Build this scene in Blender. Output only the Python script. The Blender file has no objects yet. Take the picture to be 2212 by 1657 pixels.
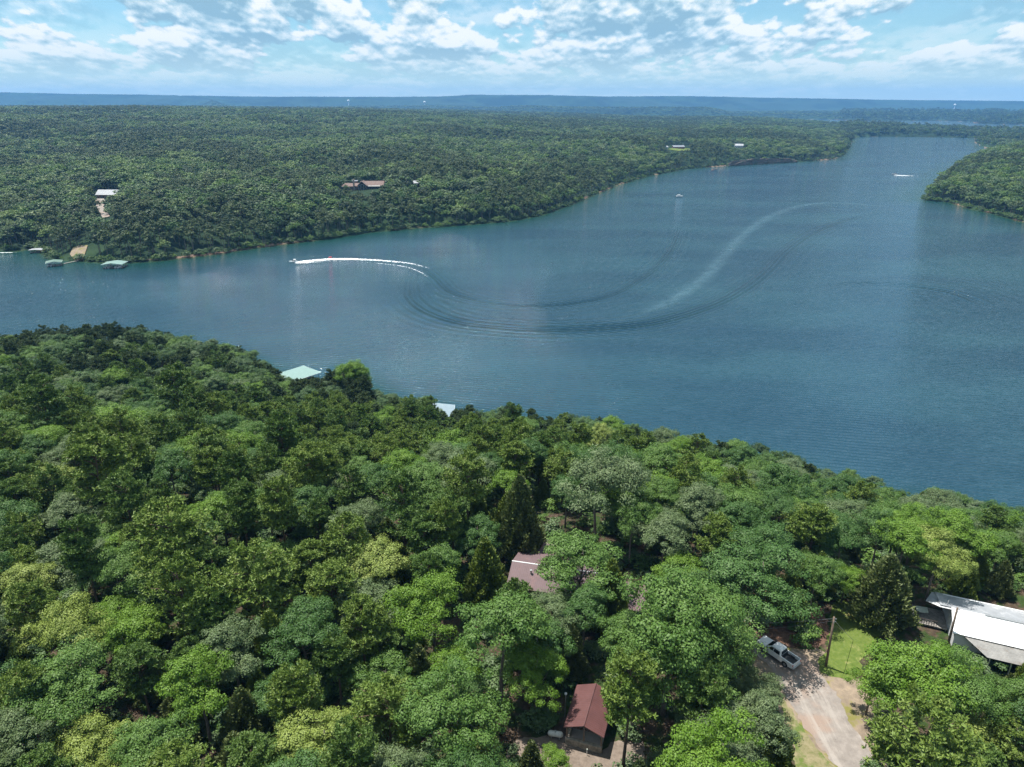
import bpy, bmesh, math, random
import numpy as np
from mathutils import Vector, Matrix, noise as mnoise
R = math.radians
sc = bpy.context.scene
col = sc.collection
rng = np.random.default_rng(7)
random.seed(7)

# ------------------------------------------------------------------ camera, sky, sun, exposure
CZ = 105.0; F = 700.0; PITCH = R(21.8)
cam_d = bpy.data.cameras.new('camera'); cam = bpy.data.objects.new('camera', cam_d); col.objects.link(cam)
cam.location = (0, 0, CZ); cam.rotation_euler = (R(90) - PITCH, 0, 0)
cam_d.sensor_width = 36; cam_d.lens = 36 * F / 1024
cam_d.clip_start = 1; cam_d.clip_end = 60000
sc.camera = cam

SUN_EL = R(72); SUN_DIR = Vector((-0.86, 0.51, 0)).normalized()      # horizontal direction towards the sun
sd_ = bpy.data.lights.new('sun', 'SUN'); sun = bpy.data.objects.new('sun', sd_); col.objects.link(sun)
sd_.energy = 5.0; sd_.angle = R(0.5); sd_.color = (1.0, 0.95, 0.87)
tosun = Vector((SUN_DIR.x * math.cos(SUN_EL), SUN_DIR.y * math.cos(SUN_EL), math.sin(SUN_EL)))
sun.rotation_euler = tosun.to_track_quat('Z', 'Y').to_euler()
sun.location = (0, 0, 600)

class NT:
    """tiny helper for node trees"""
    def __init__(s, tree): s.t = tree; s.n = tree.nodes; s.l = tree.links
    def node(s, typ, **kw):
        n = s.n.new(typ)
        for k, v in kw.items(): setattr(n, k, v)
        return n
    def link(s, a, b): s.l.new(a, b)
    def val(s, sock, v):
        if isinstance(v, bpy.types.NodeSocket): s.l.new(v, sock)
        else: sock.default_value = v
    def math(s, op, a, b=None, c=None, clamp=False):
        n = s.node('ShaderNodeMath', operation=op, use_clamp=clamp); s.val(n.inputs[0], a)
        if b is not None: s.val(n.inputs[1], b)
        if c is not None: s.val(n.inputs[2], c)
        return n.outputs[0]
    def comb(s, x, y, z):
        n = s.node('ShaderNodeCombineXYZ'); s.val(n.inputs[0], x); s.val(n.inputs[1], y); s.val(n.inputs[2], z); return n.outputs[0]
    def noise(s, vec, scale, detail=4, rough=.5, dist=0.0, dim=None):
        n = s.node('ShaderNodeTexNoise'); s.val(n.inputs['Vector'], vec); n.inputs['Scale'].default_value = scale
        n.inputs['Detail'].default_value = detail; n.inputs['Roughness'].default_value = rough; n.inputs['Distortion'].default_value = dist
        if dim: n.noise_dimensions = dim
        return n.outputs['Fac']
    def ramp(s, fac, stops, interp='LINEAR'):
        n = s.node('ShaderNodeValToRGB'); s.val(n.inputs[0], fac); n.color_ramp.interpolation = interp
        el = n.color_ramp.elements
        while len(el) < len(stops): el.new(.5)
        for e, (p, c) in zip(el, stops):
            e.position = p; e.color = (*c, 1) if len(c) == 3 else c
        return n.outputs[0]
    def mix(s, fac, a, b, blend='MIX'):
        n = s.node('ShaderNodeMix', data_type='RGBA', blend_type=blend); s.val(n.inputs[0], fac)
        for sock, v in ((n.inputs[6], a), (n.inputs[7], b)):
            s.val(sock, (*v, 1) if isinstance(v, tuple) and len(v) == 3 else v)
        return n.outputs[2]
    def smooth(s, v, a, b):
        n = s.node('ShaderNodeMapRange', interpolation_type='SMOOTHSTEP'); s.val(n.inputs[0], v)
        n.inputs[1].default_value = a; n.inputs[2].default_value = b; return n.outputs[0]
    def lin(s, v, a, b, c=0., d=1.):
        n = s.node('ShaderNodeMapRange'); s.val(n.inputs[0], v)
        n.inputs[1].default_value = a; n.inputs[2].default_value = b; n.inputs[3].default_value = c; n.inputs[4].default_value = d; return n.outputs[0]

world = bpy.data.worlds.new('World'); sc.world = world; world.use_nodes = True; world.cycles.sampling_method = 'MANUAL'; world.cycles.sample_map_resolution = 512
w = NT(world.node_tree); w.n.clear()
sky = w.node('ShaderNodeTexSky', sky_type='NISHITA'); sky.sun_disc = False
sky.sun_elevation = SUN_EL; sky.sun_rotation = math.atan2(SUN_DIR.x, SUN_DIR.y)
sky.air_density = 1.0; sky.dust_density = 0.0; sky.ozone_density = 2.5
bg1 = w.node('ShaderNodeBackground'); w.link(w.mix(1.0, sky.outputs[0], (.76, 1.0, 1.04), 'MULTIPLY'), bg1.inputs[0]); bg1.inputs[1].default_value = 0.075
tc = w.node('ShaderNodeTexCoord')
sep = w.node('ShaderNodeSeparateXYZ'); w.link(tc.outputs['Generated'], sep.inputs[0])
zz = w.math('MAXIMUM', sep.outputs[2], 0.0)
den = w.math('ADD', zz, 0.060)
az = w.math('ARCTAN2', sep.outputs[0], sep.outputs[1])
uu = w.math('MULTIPLY', w.math('DIVIDE', az, w.math('POWER', den, 0.18)), 7.2)
lg = w.math('LOGARITHM', den, math.e)
vv = w.math('MULTIPLY', lg, 2.5)
def cloud_density(dv):
    """round billows standing on a slower field that decides where clouds gather"""
    p = w.comb(uu, w.math('ADD', vv, dv), 0.0)
    big = w.noise(p, 0.55, 1, .5, dim='2D')
    det = w.noise(p, 3.2, 7, .62, dim='2D')
    vo = w.node('ShaderNodeTexVoronoi', feature='F1', voronoi_dimensions='2D'); w.link(p, vo.inputs['Vector'])
    vo.inputs['Scale'].default_value = 1.25; vo.inputs['Detail'].default_value = 2.0; vo.inputs['Roughness'].default_value = .55
    vo.inputs['Lacunarity'].default_value = 2.3
    bil = w.math('SUBTRACT', 1.0, vo.outputs['Distance'])
    return w.math('ADD', w.math('ADD', w.math('MULTIPLY', big, 0.85), w.math('MULTIPLY', det, 0.30)), w.math('MULTIPLY', bil, 0.30))
d0 = cloud_density(0.0); d1 = cloud_density(0.20); d2 = cloud_density(0.07)
cover = w.smooth(d0, 0.490, 0.575)
lit = w.math('ADD', w.math('MULTIPLY', w.math('SUBTRACT', d0, d1), 3.2), w.math('MULTIPLY', w.math('SUBTRACT', d0, d2), 5.0))
thick = w.smooth(d0, 0.60, 0.84)
lit = w.math('SUBTRACT', w.math("ADD", lit, 0.60), w.math('MULTIPLY', thick, 0.42))
ccol = w.ramp(lit, [(0.0, (0.30, 0.50, 0.63)), (0.34, (0.46, 0.66, 0.77)), (0.62, (0.66, 0.81, 0.88)), (1.0, (0.96, 0.99, 1.0))])
bg2 = w.node('ShaderNodeBackground'); w.link(ccol, bg2.inputs[0]); bg2.inputs[1].default_value = 0.66
# thin high veil between the cumulus
veil = w.noise(w.comb(w.math('MULTIPLY', uu, .6), vv, 9.1), 0.8, 4, .6, dim='2D')
veilf = w.math('MULTIPLY', w.smooth(veil, 0.40, 0.66), 0.45)
fadeh = w.smooth(zz, 0.004, 0.055)
cf = w.math('MAXIMUM', w.math('MULTIPLY', w.math('MAXIMUM', cover, veilf), w.lin(fadeh, 0, 1, 0.45, 1.0)), w.lin(w.smooth(zz, 0.0, 0.11), 0, 1, 0.85, 0.0))
ccol = w.mix(w.lin(w.smooth(zz, 0.0, 0.085), 0, 1, 0.85, 0.0), ccol, (.74, .88, .78))
w.link(ccol, bg2.inputs[0])
ms = w.node('ShaderNodeMixShader'); w.link(cf, ms.inputs[0]); w.link(bg1.outputs[0], ms.inputs[1]); w.link(bg2.outputs[0], ms.inputs[2])
wo = w.node('ShaderNodeOutputWorld'); w.link(ms.outputs[0], wo.inputs[0])

sc.view_settings.view_transform = 'Standard'; sc.view_settings.look = 'None'
sc.view_settings.gamma = 1; sc.view_settings.exposure = 0.72
sc.render.engine = 'CYCLES'
cy = sc.cycles
cy.max_bounces = 6; cy.diffuse_bounces = 3; cy.glossy_bounces = 3; cy.transmission_bounces = 3; cy.transparent_max_bounces = 6
cy.volume_bounces = 0; cy.caustics_reflective = False; cy.caustics_refractive = False
cy.sample_clamp_indirect = 4.0
cy.use_adaptive_sampling = True; cy.adaptive_threshold = 0.01
try:
    cy.use_denoising = True; cy.denoiser = 'OPENIMAGEDENOISE'; cy.denoising_input_passes = 'RGB_ALBEDO_NORMAL'; cy.denoising_prefilter = 'NONE'
except Exception: pass

# ------------------------------------------------------------------ picture <-> place
cp, sp = math.cos(PITCH), math.sin(PITCH)
def ray(px, py):
    return np.array([(px - 512) / F, (383.5 - py) / F * sp + cp, (383.5 - py) / F * cp - sp])
def unp(px, py, z):
    r = ray(px, py); t = (z - CZ) / r[2]; return np.array([0, 0, CZ]) + r * t
def proj(x, y, z):
    """numpy arrays -> px, py, depth"""
    dz = z - CZ; dep = y * cp - dz * sp; up = y * sp + dz * cp
    dep = np.maximum(dep, 1e-3)
    return 512 + F * x / dep, 383.5 - F * up / dep, dep
def c5(x, y): return (700 + x / 6.828, 566.7 + y / 6.828)
def c6(x, y): return (400 + x / 5.517, 466.7 + y / 5.517)
def dsp(x, y): return (x / 2.16, y / 2.16)
def crp(ox, oy, s, x, y): return ((ox + x / s) / 3, (oy + y / s) / 3)

def sdist(x, y, poly):
    """signed distance, positive inside"""
    poly = np.asarray(poly, float); n = len(poly)
    best = np.full(x.shape, 1e18); ins = np.zeros(x.shape, bool)
    for i in range(n):
        ax, ay = poly[i]; bx, by = poly[(i + 1) % n]
        ex, ey = bx - ax, by - ay
        t = np.clip(((x - ax) * ex + (y - ay) * ey) / (ex * ex + ey * ey + 1e-9), 0, 1)
        d = (x - ax - t * ex) ** 2 + (y - ay - t * ey) ** 2
        best = np.minimum(best, d)
        if ay != by:
            c = ((ay > y) != (by > y)) & (x < (bx - ax) * (y - ay) / (by - ay) + ax)
            ins ^= c
    d = np.sqrt(best); return np.where(ins, d, -d)
def vnoise(x, y, s, seed=0):
    """smooth value noise in numpy"""
    x = x / s; y = y / s
    xi = np.floor(x).astype(np.int64); yi = np.floor(y).astype(np.int64); fx = x - xi; fy = y - yi
    fx = fx * fx * (3 - 2 * fx); fy = fy * fy * (3 - 2 * fy)
    def h(a, b):
        v = (a * 374761393 + b * 668265263 + seed * 1442695041) & 0xffffffff
        v = ((v ^ (v >> 13)) * 1274126177) & 0xffffffff
        return ((v ^ (v >> 16)) & 0xffff) / 65535.0
    return (h(xi, yi) * (1 - fx) + h(xi + 1, yi) * fx) * (1 - fy) + (h(xi, yi + 1) * (1 - fx) + h(xi + 1, yi + 1) * fx) * fy
def sst(t): t = np.clip(t, 0, 1); return t * t * (3 - 2 * t)

SIL = [(-100, 745), (0, 735), (60, 718), (150, 716), (240, 706), (300, 716), (380, 722), (430, 730), (500, 745), (555, 765), (590, 790), (620, 812),
       (690, 828), (725, 800), (760, 795), (800, 820), (810, 845), (870, 862), (900, 872), (920, 853), (950, 882), (1000, 890), (1080, 885),
       (1150, 895), (1220, 903), (1320, 905), (1400, 938), (1450, 945), (1560, 960), (1640, 968), (1700, 985), (1760, 1015), (1850, 1035),
       (1950, 1060), (2040, 1065), (2120, 1090), (2212, 1108), (2350, 1140), (2700, 1210)]
SIL = [dsp(a, b) for a, b in SIL]
SILX = np.array([s[0] for s in SIL]); SILY = np.array([s[1] for s in SIL])
shore = [(x, y + 16) for x, y in SIL]
NEAR = [tuple(unp(x, y, 0)[:2]) for x, y in shore]
NEAR = [(-700, 520), (-420, 420)] + NEAR + [(500, 120), (900, 60), (900, -600), (-900, -600)]
A_px = [(-300, 246), (0, 250), (17, 251), (35, 247), (45, 252), (52, 257.5), (65, 259.5), (80, 260.5), (100, 262), (125, 262.5), (153, 261), (208, 255),
        (260, 247), (324, 239), (370, 232), (417, 228), (463, 225), (509, 221), (537, 216), (560, 208), (583, 199), (620, 184), (648, 176),
        (685, 169), (741, 164.5), (800, 161.5), (833, 159), (843, 155), (847, 150), (850, 143), (853, 137), (880, 136.5), (940, 137), (981, 138.3),
        (976, 141.6), (981, 145), (1002, 153.5), (985, 158), (965, 165), (945, 178), (932, 190), (923, 200), (951, 202.5), (971, 209), (990, 212.6),
        (1024, 222), (1060, 232), (1150, 250), (1500, 300), (1500, 131), (1024, 132.6), (960, 131.6), (900, 130), (860, 128.0), (800, 124.5),
        (740, 122.5), (600, 121), (500, 120), (-600, 118.5)]
APOLY = [tuple(unp(x, y, 0)[:2]) for x, y in A_px]
D_px = [(-1500, 117.8), (-600, 118.0), (600, 118.4), (668, 118.7), (720, 119.1), (800, 119.3), (831, 119.6), (870, 121.2), (935, 120.8), (970, 121.8),
        (974, 123.6), (1024, 124.9), (1100, 126.5), (1600, 130)]
DPOLY = [tuple(unp(x, y, 0)[:2]) for x, y in D_px] + [(16000, 5000), (22000, 22000), (-22000, 22000), (-20000, 5200)]
RIDX = np.array([-300, 0, 93, 185, 278, 370, 440, 468, 546, 602, 671, 722, 787, 880, 1024, 1300]) 
RIDY = np.array([93.5, 94, 95.4, 96.8, 97.7, 98.1, 97.7, 96.3, 96.2, 97.7, 97.2, 97.7, 99.1, 100.5, 101.8, 102.2])

FLATS = [(39, 76, 22, 38), (64, 82, 14, 22), (7, 62, 10, 20), (3, 94, 10, 20)]       # level ground round the buildings
def height(x, y):
    x = np.asarray(x, float); y = np.asarray(y, float)
    h = np.full(x.shape, -6.0)
    s = sdist(x, y, NEAR)
    wid = np.interp(x, [-250, -60, 100], [160, 110, 80])
    g = 33 * np.clip(s / wid, 0, 1) ** 1.7
    g = np.where(g > 30, 30 + 3 * (1 - np.exp(-(g - 30) / 3 * 1.6)) / (1 - math.exp(-1.6)), g)
    nn = (vnoise(x, y, 28, 3) - .5) * 3 * sst(s / 60)
    fl = np.zeros(x.shape)
    for cx, cy_, r0, r1 in FLATS:
        fl = np.maximum(fl, 1 - sst((np.hypot(x - cx, y - cy_) - r0) / (r1 - r0)))
    g = (g + nn) * (1 - fl) + 33.0 * fl
    h = np.where(s > 0, np.maximum(g, np.minimum(s * .12, 2)), np.maximum(-6, s * .2))
    sa = sdist(x, y, APOLY)
    D = np.hypot(x, y); px = 512 + F * x / np.maximum(y * cp + CZ * sp, 1)
    rise = np.interp(px, [-200, 0, 160, 340, 440, 509, 634, 740, 850, 940, 1024], [60, 59, 53, 44, 32, 20, 4, 2, 2, 8, 16])
    bl = 24 * (1 - np.exp(-sa / 62)) * np.interp(px, [-100, 60, 130, 560, 760, 835, 852, 930, 1024], [.75, .8, 1, 1, .9, .45, .6, .8, 1.0])
    ga = bl + rise * sst((D - 650) / 2100) + (vnoise(x, y, 210, 5) - .5) * 20 * sst(sa / 200) * (1 - .6 * sst((D - 1500) / 900)) + (vnoise(x, y, 70, 6) - .5) * 5 * sst(sa / 90)
    low = sst((D - 1650) / 350) * sst((px - 842) / 50); ga = ga * (1 - low) + np.minimum(ga, np.interp(px, [840, 900, 960, 1024], [22, 10, 4, 4]) + (vnoise(x, y, 150, 5) - .5) * 3) * low
    h = np.where(sa > 0, np.maximum(ga, np.minimum(sa * .1, 2)), np.where(sa > -60, np.maximum(h, np.maximum(-6, sa * .15)), h))
    sdd = sdist(x, y, DPOLY)
    bump = 42 * sst((px - 470) / 60) * (1 - sst((px - 705) / 32)) * sst(sdd / 400) * (1 - sst((sdd - 900) / 700))
    gd = (22 + 8 * (vnoise(x, y, 700, 8) - .5)) * sst(sdd / 260) + bump + 18 * sst((sdd - 700) / 1500) * vnoise(x, y, 900, 11) \
        + 45 * (1 - sst((px - 420) / 200)) * sst((sdd - 300) / 900)
    crest = CZ + (103.7 - np.interp(px, RIDX, RIDY)) * 9800 / F * .93 + 3 * (vnoise(x, y, 260, 21) - .5)
    tt = sst((y - 8300 + 900 * (vnoise(x, y, 800, 12) - .5) + 420 * (vnoise(x, y, 230, 13) - .5)) / 1300)
    gd = gd * (1 - tt) + crest * tt
    mound = 66 * np.exp(-np.abs((px - 215) / 9.5) ** 1.4 - ((y - 7300) / 300) ** 2)
    gd = gd + mound
    return np.where(sdd > 0, gd, h)
def hgt(x, y): return float(height(np.array([x]), np.array([y]))[0])
def hit(px, py, tmax=6000):
    """first point of the land (or the lake) seen at a picture position"""
    r = ray(px, py); t = np.concatenate([np.linspace(30, 400, 1500), np.geomspace(400, tmax, 4000)])
    p = np.array([0, 0, CZ]) + t[:, None] * r
    g = np.maximum(height(p[:, 0], p[:, 1]), 0)
    k = np.argmax(p[:, 2] <= g); q = p[k]; return Vector((q[0], q[1], max(g[k], 0)))

# ------------------------------------------------------------------ tagging and mesh helpers
def tag(o, label=None, cat=None, group=None, kind=None):
    if label: o['label'] = label
    if cat: o['category'] = cat
    if group: o['group'] = group
    if kind: o['kind'] = kind
    return o
def empty(name, loc=(0, 0, 0), rz=0, label=None, cat=None, group=None):
    o = bpy.data.objects.new(name, None); col.objects.link(o); o.location = loc; o.rotation_euler = (0, 0, rz)
    o.empty_display_size = .3
    return tag(o, label, cat, group)
def np_mesh(name, V, Q, mats=(), tint=None, smooth=False):
    me = bpy.data.meshes.new(name); V = np.asarray(V, np.float32); Q = np.asarray(Q, np.int32)
    k = Q.shape[1]
    me.vertices.add(len(V)); me.vertices.foreach_set('co', V.ravel())
    me.loops.add(Q.size); me.loops.foreach_set('vertex_index', Q.ravel())
    me.polygons.add(len(Q)); me.polygons.foreach_set('loop_start', np.arange(0, Q.size, k, dtype=np.int32))
    me.polygons.foreach_set('loop_total', np.full(len(Q), k, np.int32))
    if smooth: me.polygons.foreach_set('use_smooth', np.ones(len(Q), bool))
    if tint is not None:
        a = me.attributes.new('tint', 'FLOAT', 'POINT'); a.data.foreach_set('value', np.asarray(tint, np.float32))
    for m in mats: me.materials.append(m)
    me.update(calc_edges=True); return me
def copy_tree(o, parent=None):
    c = o.copy(); col.objects.link(c)
    if parent: c.parent = parent
    for ch in o.children: copy_tree(ch, c)
    return c

class MB:
    def __init__(s): s.v = []; s.f = []
    def add(s, vs, fs):
        b = len(s.v); s.v += [tuple(v) for v in vs]; s.f += [tuple(i + b for i in f) for f in fs]; return s
    def box(s, c, d, rz=0, ry=0, rx=0):
        M = Matrix.Translation(c) @ Matrix.Rotation(rz, 4, 'Z') @ Matrix.Rotation(ry, 4, 'Y') @ Matrix.Rotation(rx, 4, 'X')
        vs = [M @ Vector((x * d[0] / 2, y * d[1] / 2, z * d[2] / 2)) for x in (-1, 1) for y in (-1, 1) for z in (-1, 1)]
        return s.add(vs, [(0, 1, 3, 2), (4, 6, 7, 5), (0, 4, 5, 1), (2, 3, 7, 6), (0, 2, 6, 4), (1, 5, 7, 3)])
    def tube(s, pts, rad, n=8, cap=True):
        pts = [Vector(p) for p in pts]; rad = rad if isinstance(rad, (list, tuple)) else [rad] * len(pts)
        vs = []; fs = []
        for i, p in enumerate(pts):
            d = (pts[min(i + 1, len(pts) - 1)] - pts[max(i - 1, 0)]).normalized()
            a = d.orthogonal().normalized() if abs(d.z) > .9 else Vector((0, 0, 1)).cross(d).normalized()
            b = d.cross(a)
            vs += [p + (a * math.cos(2 * math.pi * k / n) + b * math.sin(2 * math.pi * k / n)) * rad[i] for k in range(n)]
        for i in range(len(pts) - 1):
            fs += [(i * n + k, i * n + (k + 1) % n, (i + 1) * n + (k + 1) % n, (i + 1) * n + k) for k in range(n)]
        if cap: fs += [tuple(range(n))[::-1], tuple((len(pts) - 1) * n + k for k in range(n))]
        return s.add(vs, fs)
    def loft(s, rings, cap=True):
        n = len(rings[0]); vs = [p for r_ in rings for p in r_]; fs = []
        for i in range(len(rings) - 1):
            fs += [(i * n + k, i * n + (k + 1) % n, (i + 1) * n + (k + 1) % n, (i + 1) * n + k) for k in range(n)]
        if cap: fs += [tuple(range(n))[::-1], tuple((len(rings) - 1) * n + k for k in range(n))]
        return s.add(vs, fs)
    def slab(s, quad, t, up=None):
        """a flat quad given thickness t along its own normal (downwards)"""
        q = [Vector(p) for p in quad]; n = (q[1] - q[0]).cross(q[3] - q[0]).normalized()
        if n.z < 0: n = -n
        lo = [p - n * t for p in q]; k = len(q)
        return s.add(q + lo, [tuple(range(k)), tuple(range(2 * k - 1, k - 1, -1))] + [(i, i + k, (i + 1) % k + k, (i + 1) % k) for i in range(k)])
    def build(s, name, mat, parent=None, bevel=0, smooth=False, seg=2):
        me = bpy.data.meshes.new(name); me.from_pydata(s.v, [], s.f)
        bm = bmesh.new(); bm.from_mesh(me); bmesh.ops.recalc_face_normals(bm, faces=bm.faces)
        if bevel: bmesh.ops.bevel(bm, geom=list(bm.edges), offset=bevel, segments=seg, affect='EDGES', profile=.5, clamp_overlap=True)
        bm.to_mesh(me); bm.free()
        if smooth:
            me.polygons.foreach_set('use_smooth', [True] * len(me.polygons))
        me.materials.append(mat); me.update()
        o = bpy.data.objects.new(name, me); col.objects.link(o)
        if parent: o.parent = parent
        return o

# ------------------------------------------------------------------ materials
def new_mat(name):
    m = bpy.data.materials.new(name); m.use_nodes = True; t = NT(m.node_tree); t.n.clear()
    b = t.node('ShaderNodeBsdfPrincipled'); o = t.node('ShaderNodeOutputMaterial'); t.link(b.outputs[0], o.inputs[0])
    return m, t, b, o
def plain(name, c, rough=.6, metal=0, var=.12, scale=3.0, bump=0.0, bscale=20.0, spec=.5, dirt=None):
    m, t, b, o = new_mat(name)
    tcn = t.node('ShaderNodeTexCoord')
    n = t.noise(tcn.outputs['Object'], scale, 5, .6)
    lo = tuple(x * (1 - var * 1.6) for x in c); hi = tuple(min(1, x * (1 + var)) for x in c)
    cc = t.ramp(n, [(.3, lo), (.7, hi)])
    if dirt:
        n2 = t.noise(tcn.outputs['Object'], scale * .35, 6, .65)
        cc = t.mix(t.smooth(n2, .52, .68), cc, dirt)
    t.link(cc, b.inputs['Base Color']); b.inputs['Roughness'].default_value = rough; b.inputs['Metallic'].default_value = metal
    b.inputs['Specular IOR Level'].default_value = spec
    if bump:
        nb = t.noise(tcn.outputs['Object'], bscale, 3, .5); bp = t.node('ShaderNodeBump'); bp.inputs['Strength'].default_value = bump
        bp.inputs['Distance'].default_value = .02; t.link(nb, bp.inputs['Height']); t.link(bp.outputs[0], b.inputs['Normal'])
    return m
def ribbed(name, c, pitch=.3, axis=0, rough=.45, dirt=None, var=.1, depth=.03, metal=0.0):
    """standing-seam / corrugated sheet, ribs across the given object axis"""
    m, t, b, o = new_mat(name)
    tcn = t.node('ShaderNodeTexCoord'); sx = t.node('ShaderNodeSeparateXYZ'); t.link(tcn.outputs['Object'], sx.inputs[0])
    f = t.math('FRACT', t.math('DIVIDE', sx.outputs[axis], pitch))
    rib = t.math('SUBTRACT', 1.0, t.smooth(t.math('ABSOLUTE', t.math('SUBTRACT', f, .5)), .03, .12))
    n = t.noise(tcn.outputs['Object'], .7, 6, .65)
    cc = t.ramp(n, [(.3, tuple(x * (1 - var * 1.5) for x in c)), (.7, tuple(min(1, x * (1 + var)) for x in c))])
    if dirt: cc = t.mix(t.smooth(t.noise(tcn.outputs['Object'], .45, 7, .7), .5, .66), cc, dirt)
    t.link(cc, b.inputs['Base Color']); b.inputs['Roughness'].default_value = rough; b.inputs['Metallic'].default_value = metal
    bp = t.node('ShaderNodeBump'); bp.inputs['Strength'].default_value = 1; bp.inputs['Distance'].default_value = depth
    t.link(rib, bp.inputs['Height']); t.link(bp.outputs[0], b.inputs['Normal'])
    return m
def leaf_mat(name, cols, rough=.55, trans=.24, spec=.30):
    """cols: leaf colours; each tree takes one of the mixes by its own random number, each leaf a tint"""
    m, t, b, o = new_mat(name)
    oi = t.node('ShaderNodeObjectInfo'); at = t.node('ShaderNodeAttribute', attribute_name='tint')
    k = len(cols)
    base = t.ramp(oi.outputs['Random'], [(i / max(1, k - 1), c) for i, c in enumerate(cols)])
    v = t.lin(at.outputs['Fac'], 0, 1, .68, 1.34)
    hsv = t.node('ShaderNodeHueSaturation'); t.link(base, hsv.inputs['Color']); t.link(v, hsv.inputs['Value'])
    t.link(t.lin(at.outputs['Fac'], 0, 1, 1.08, .94), hsv.inputs['Saturation']); t.link(t.lin(at.outputs['Fac'], 0, 1, .508, .488), hsv.inputs['Hue'])
    t.link(hsv.outputs[0], b.inputs['Base Color']); b.inputs['Roughness'].default_value = rough; b.inputs['Specular IOR Level'].default_value = spec
    tr = t.node('ShaderNodeBsdfTranslucent'); g = t.mix(.5, hsv.outputs[0], (.10, .20, .02)); t.link(g, tr.inputs[0])
    mx = t.node('ShaderNodeMixShader'); mx.inputs[0].default_value = trans
    t.link(b.outputs[0], mx.inputs[1]); t.link(tr.outputs[0], mx.inputs[2]); t.link(mx.outputs[0], o.inputs[0])
    return m
M = {}
M['bark'] = plain('bark', (.17, .14, .115), .9, var=.35, scale=6, bump=.6)
M['bark_pale'] = plain('bark_pale', (.42, .38, .33), .85, var=.25, scale=5, bump=.5)
M['bark_pine'] = plain('bark_pine', (.13, .085, .06), .9, var=.35, scale=6, bump=.6)
BROAD = {'mid green': [(.082, .158, .030), (.094, .174, .036)], 'deep green': [(.052, .116, .026), (.064, .134, .032)],
         'grey green': [(.100, .148, .058), (.116, .164, .072)], 'bright green': [(.100, .190, .018), (.115, .210, .024)],
         'lime green': [(.190, .250, .050), (.215, .275, .066)]}
PINE = {'olive green': [(.112, .172, .030), (.128, .190, .036)], 'dark olive': [(.072, .130, .026), (.086, .146, .030)]}
CEDAR = {'brownish olive': [(.084, .112, .034), (.096, .122, .040)], 'yellow olive': [(.100, .146, .022), (.112, .156, .026)]}
for d in (BROAD, PINE, CEDAR):
    for k, v in d.items(): M[k] = leaf_mat('leaves_' + k.replace(' ', '_'), v, trans=.22 if d is BROAD else .12)
FARC = [leaf_mat('far_leaves_c', [(.095, .160, .036), (.125, .190, .050), (.110, .150, .075)], trans=.12), leaf_mat('far_leaves_d', [(.022, .048, .016), (.034, .066, .022), (.030, .052, .020)], trans=.08), leaf_mat('far_leaves_a', [(.034, .076, .022), (.062, .122, .030), (.105, .155, .072), (.044, .098, .026), (.098, .180, .030), (.030, .064, .020)], trans=.12),
        leaf_mat('far_leaves_b', [(.030, .056, .018), (.060, .094, .026), (.038, .066, .022), (.072, .104, .034)], trans=.08)]
M['white_paint'] = plain('white_paint', (.78, .79, .80), .35, var=.05, scale=1.2)
M['car_paint'] = plain('car_paint', (.80, .81, .83), .22, var=.03, scale=1.5)
M['black_plastic'] = plain('black_plastic', (.02, .02, .022), .5)
M['dark_glass'] = plain('dark_glass', (.012, .016, .02), .06, var=.02, spec=.8)
M['rubber'] = plain('rubber', (.025, .025, .026), .8)
M['alloy'] = plain('alloy', (.45, .46, .47), .35, .8)
M['red_lamp'] = plain('red_lamp', (.45, .02, .02), .2)
M['clear_lamp'] = plain('clear_lamp', (.75, .78, .8), .15)
M['wood'] = plain('wood', (.20, .14, .10), .8, var=.3, scale=4, bump=.4)
M['grey_wood'] = plain('grey_wood', (.26, .24, .22), .85, var=.3, scale=3, bump=.4)
M['pole_wood'] = plain('pole_wood', (.17, .125, .095), .85, var=.25, scale=2, bump=.4)
M['steel'] = plain('steel', (.40, .41, .42), .45, .6)
M['stone'] = plain('stone', (.30, .26, .21), .9, var=.35, scale=2.2, bump=.8, bscale=5)
M['concrete'] = plain('concrete', (.42, .37, .34), .9, var=.15, scale=.8)
M['red_metal'] = ribbed('red_metal', (.115, .052, .050), .3, 0, .4, var=.12)
M['pink_metal'] = ribbed('pink_metal', (.135, .090, .096), .3, 0, .75, var=.1, depth=.012, dirt=(.17, .10, .10))
M['white_metal'] = ribbed('white_metal', (.80, .81, .82), .5, 0, .5, var=.04, depth=.012)
M['aged_shaded_metal'] = ribbed('aged_shaded_metal', (.30, .315, .34), .5, 0, .5, dirt=(.42, .43, .45), var=.1, depth=.012)
M['rusty_metal'] = ribbed('rusty_metal', (.25, .245, .235), .16, 0, .65, dirt=(.17, .145, .125), var=.2, depth=.03)
M['grey_metal'] = ribbed('grey_metal', (.20, .215, .245), .5, 0, .4, var=.06)
M['blue_metal'] = ribbed('blue_metal', (.21, .27, .31), .35, 0, .4, var=.06)
M['green_metal'] = ribbed('green_metal', (.19, .29, .27), .5, 0, .4, var=.05)
M['mint_metal'] = ribbed('mint_metal', (.13, .20, .165), .5, 0, .4, var=.06)
M['siding_white'] = ribbed('siding_white', (.66, .68, .72), .2, 2, .6, depth=.01, var=.06)
M['siding_brown'] = ribbed('siding_brown', (.14, .10, .085), .22, 2, .8, depth=.015, var=.2)
M['shingle_brown'] = plain('shingle_brown', (.17, .115, .10), .85, var=.3, scale=1.2, dirt=(.18, .14, .12))
M['timber_dark'] = plain('timber_dark', (.06, .045, .04), .8, var=.25)
M['brown_paint'] = plain('brown_paint', (.12, .07, .05), .7)
M['blue_hull'] = plain('blue_hull', (.05, .09, .20), .3)
M['red_vinyl'] = plain('red_vinyl', (.40, .035, .035), .4)
M['skin'] = plain('skin', (.48, .28, .20), .6, var=.05)
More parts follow.
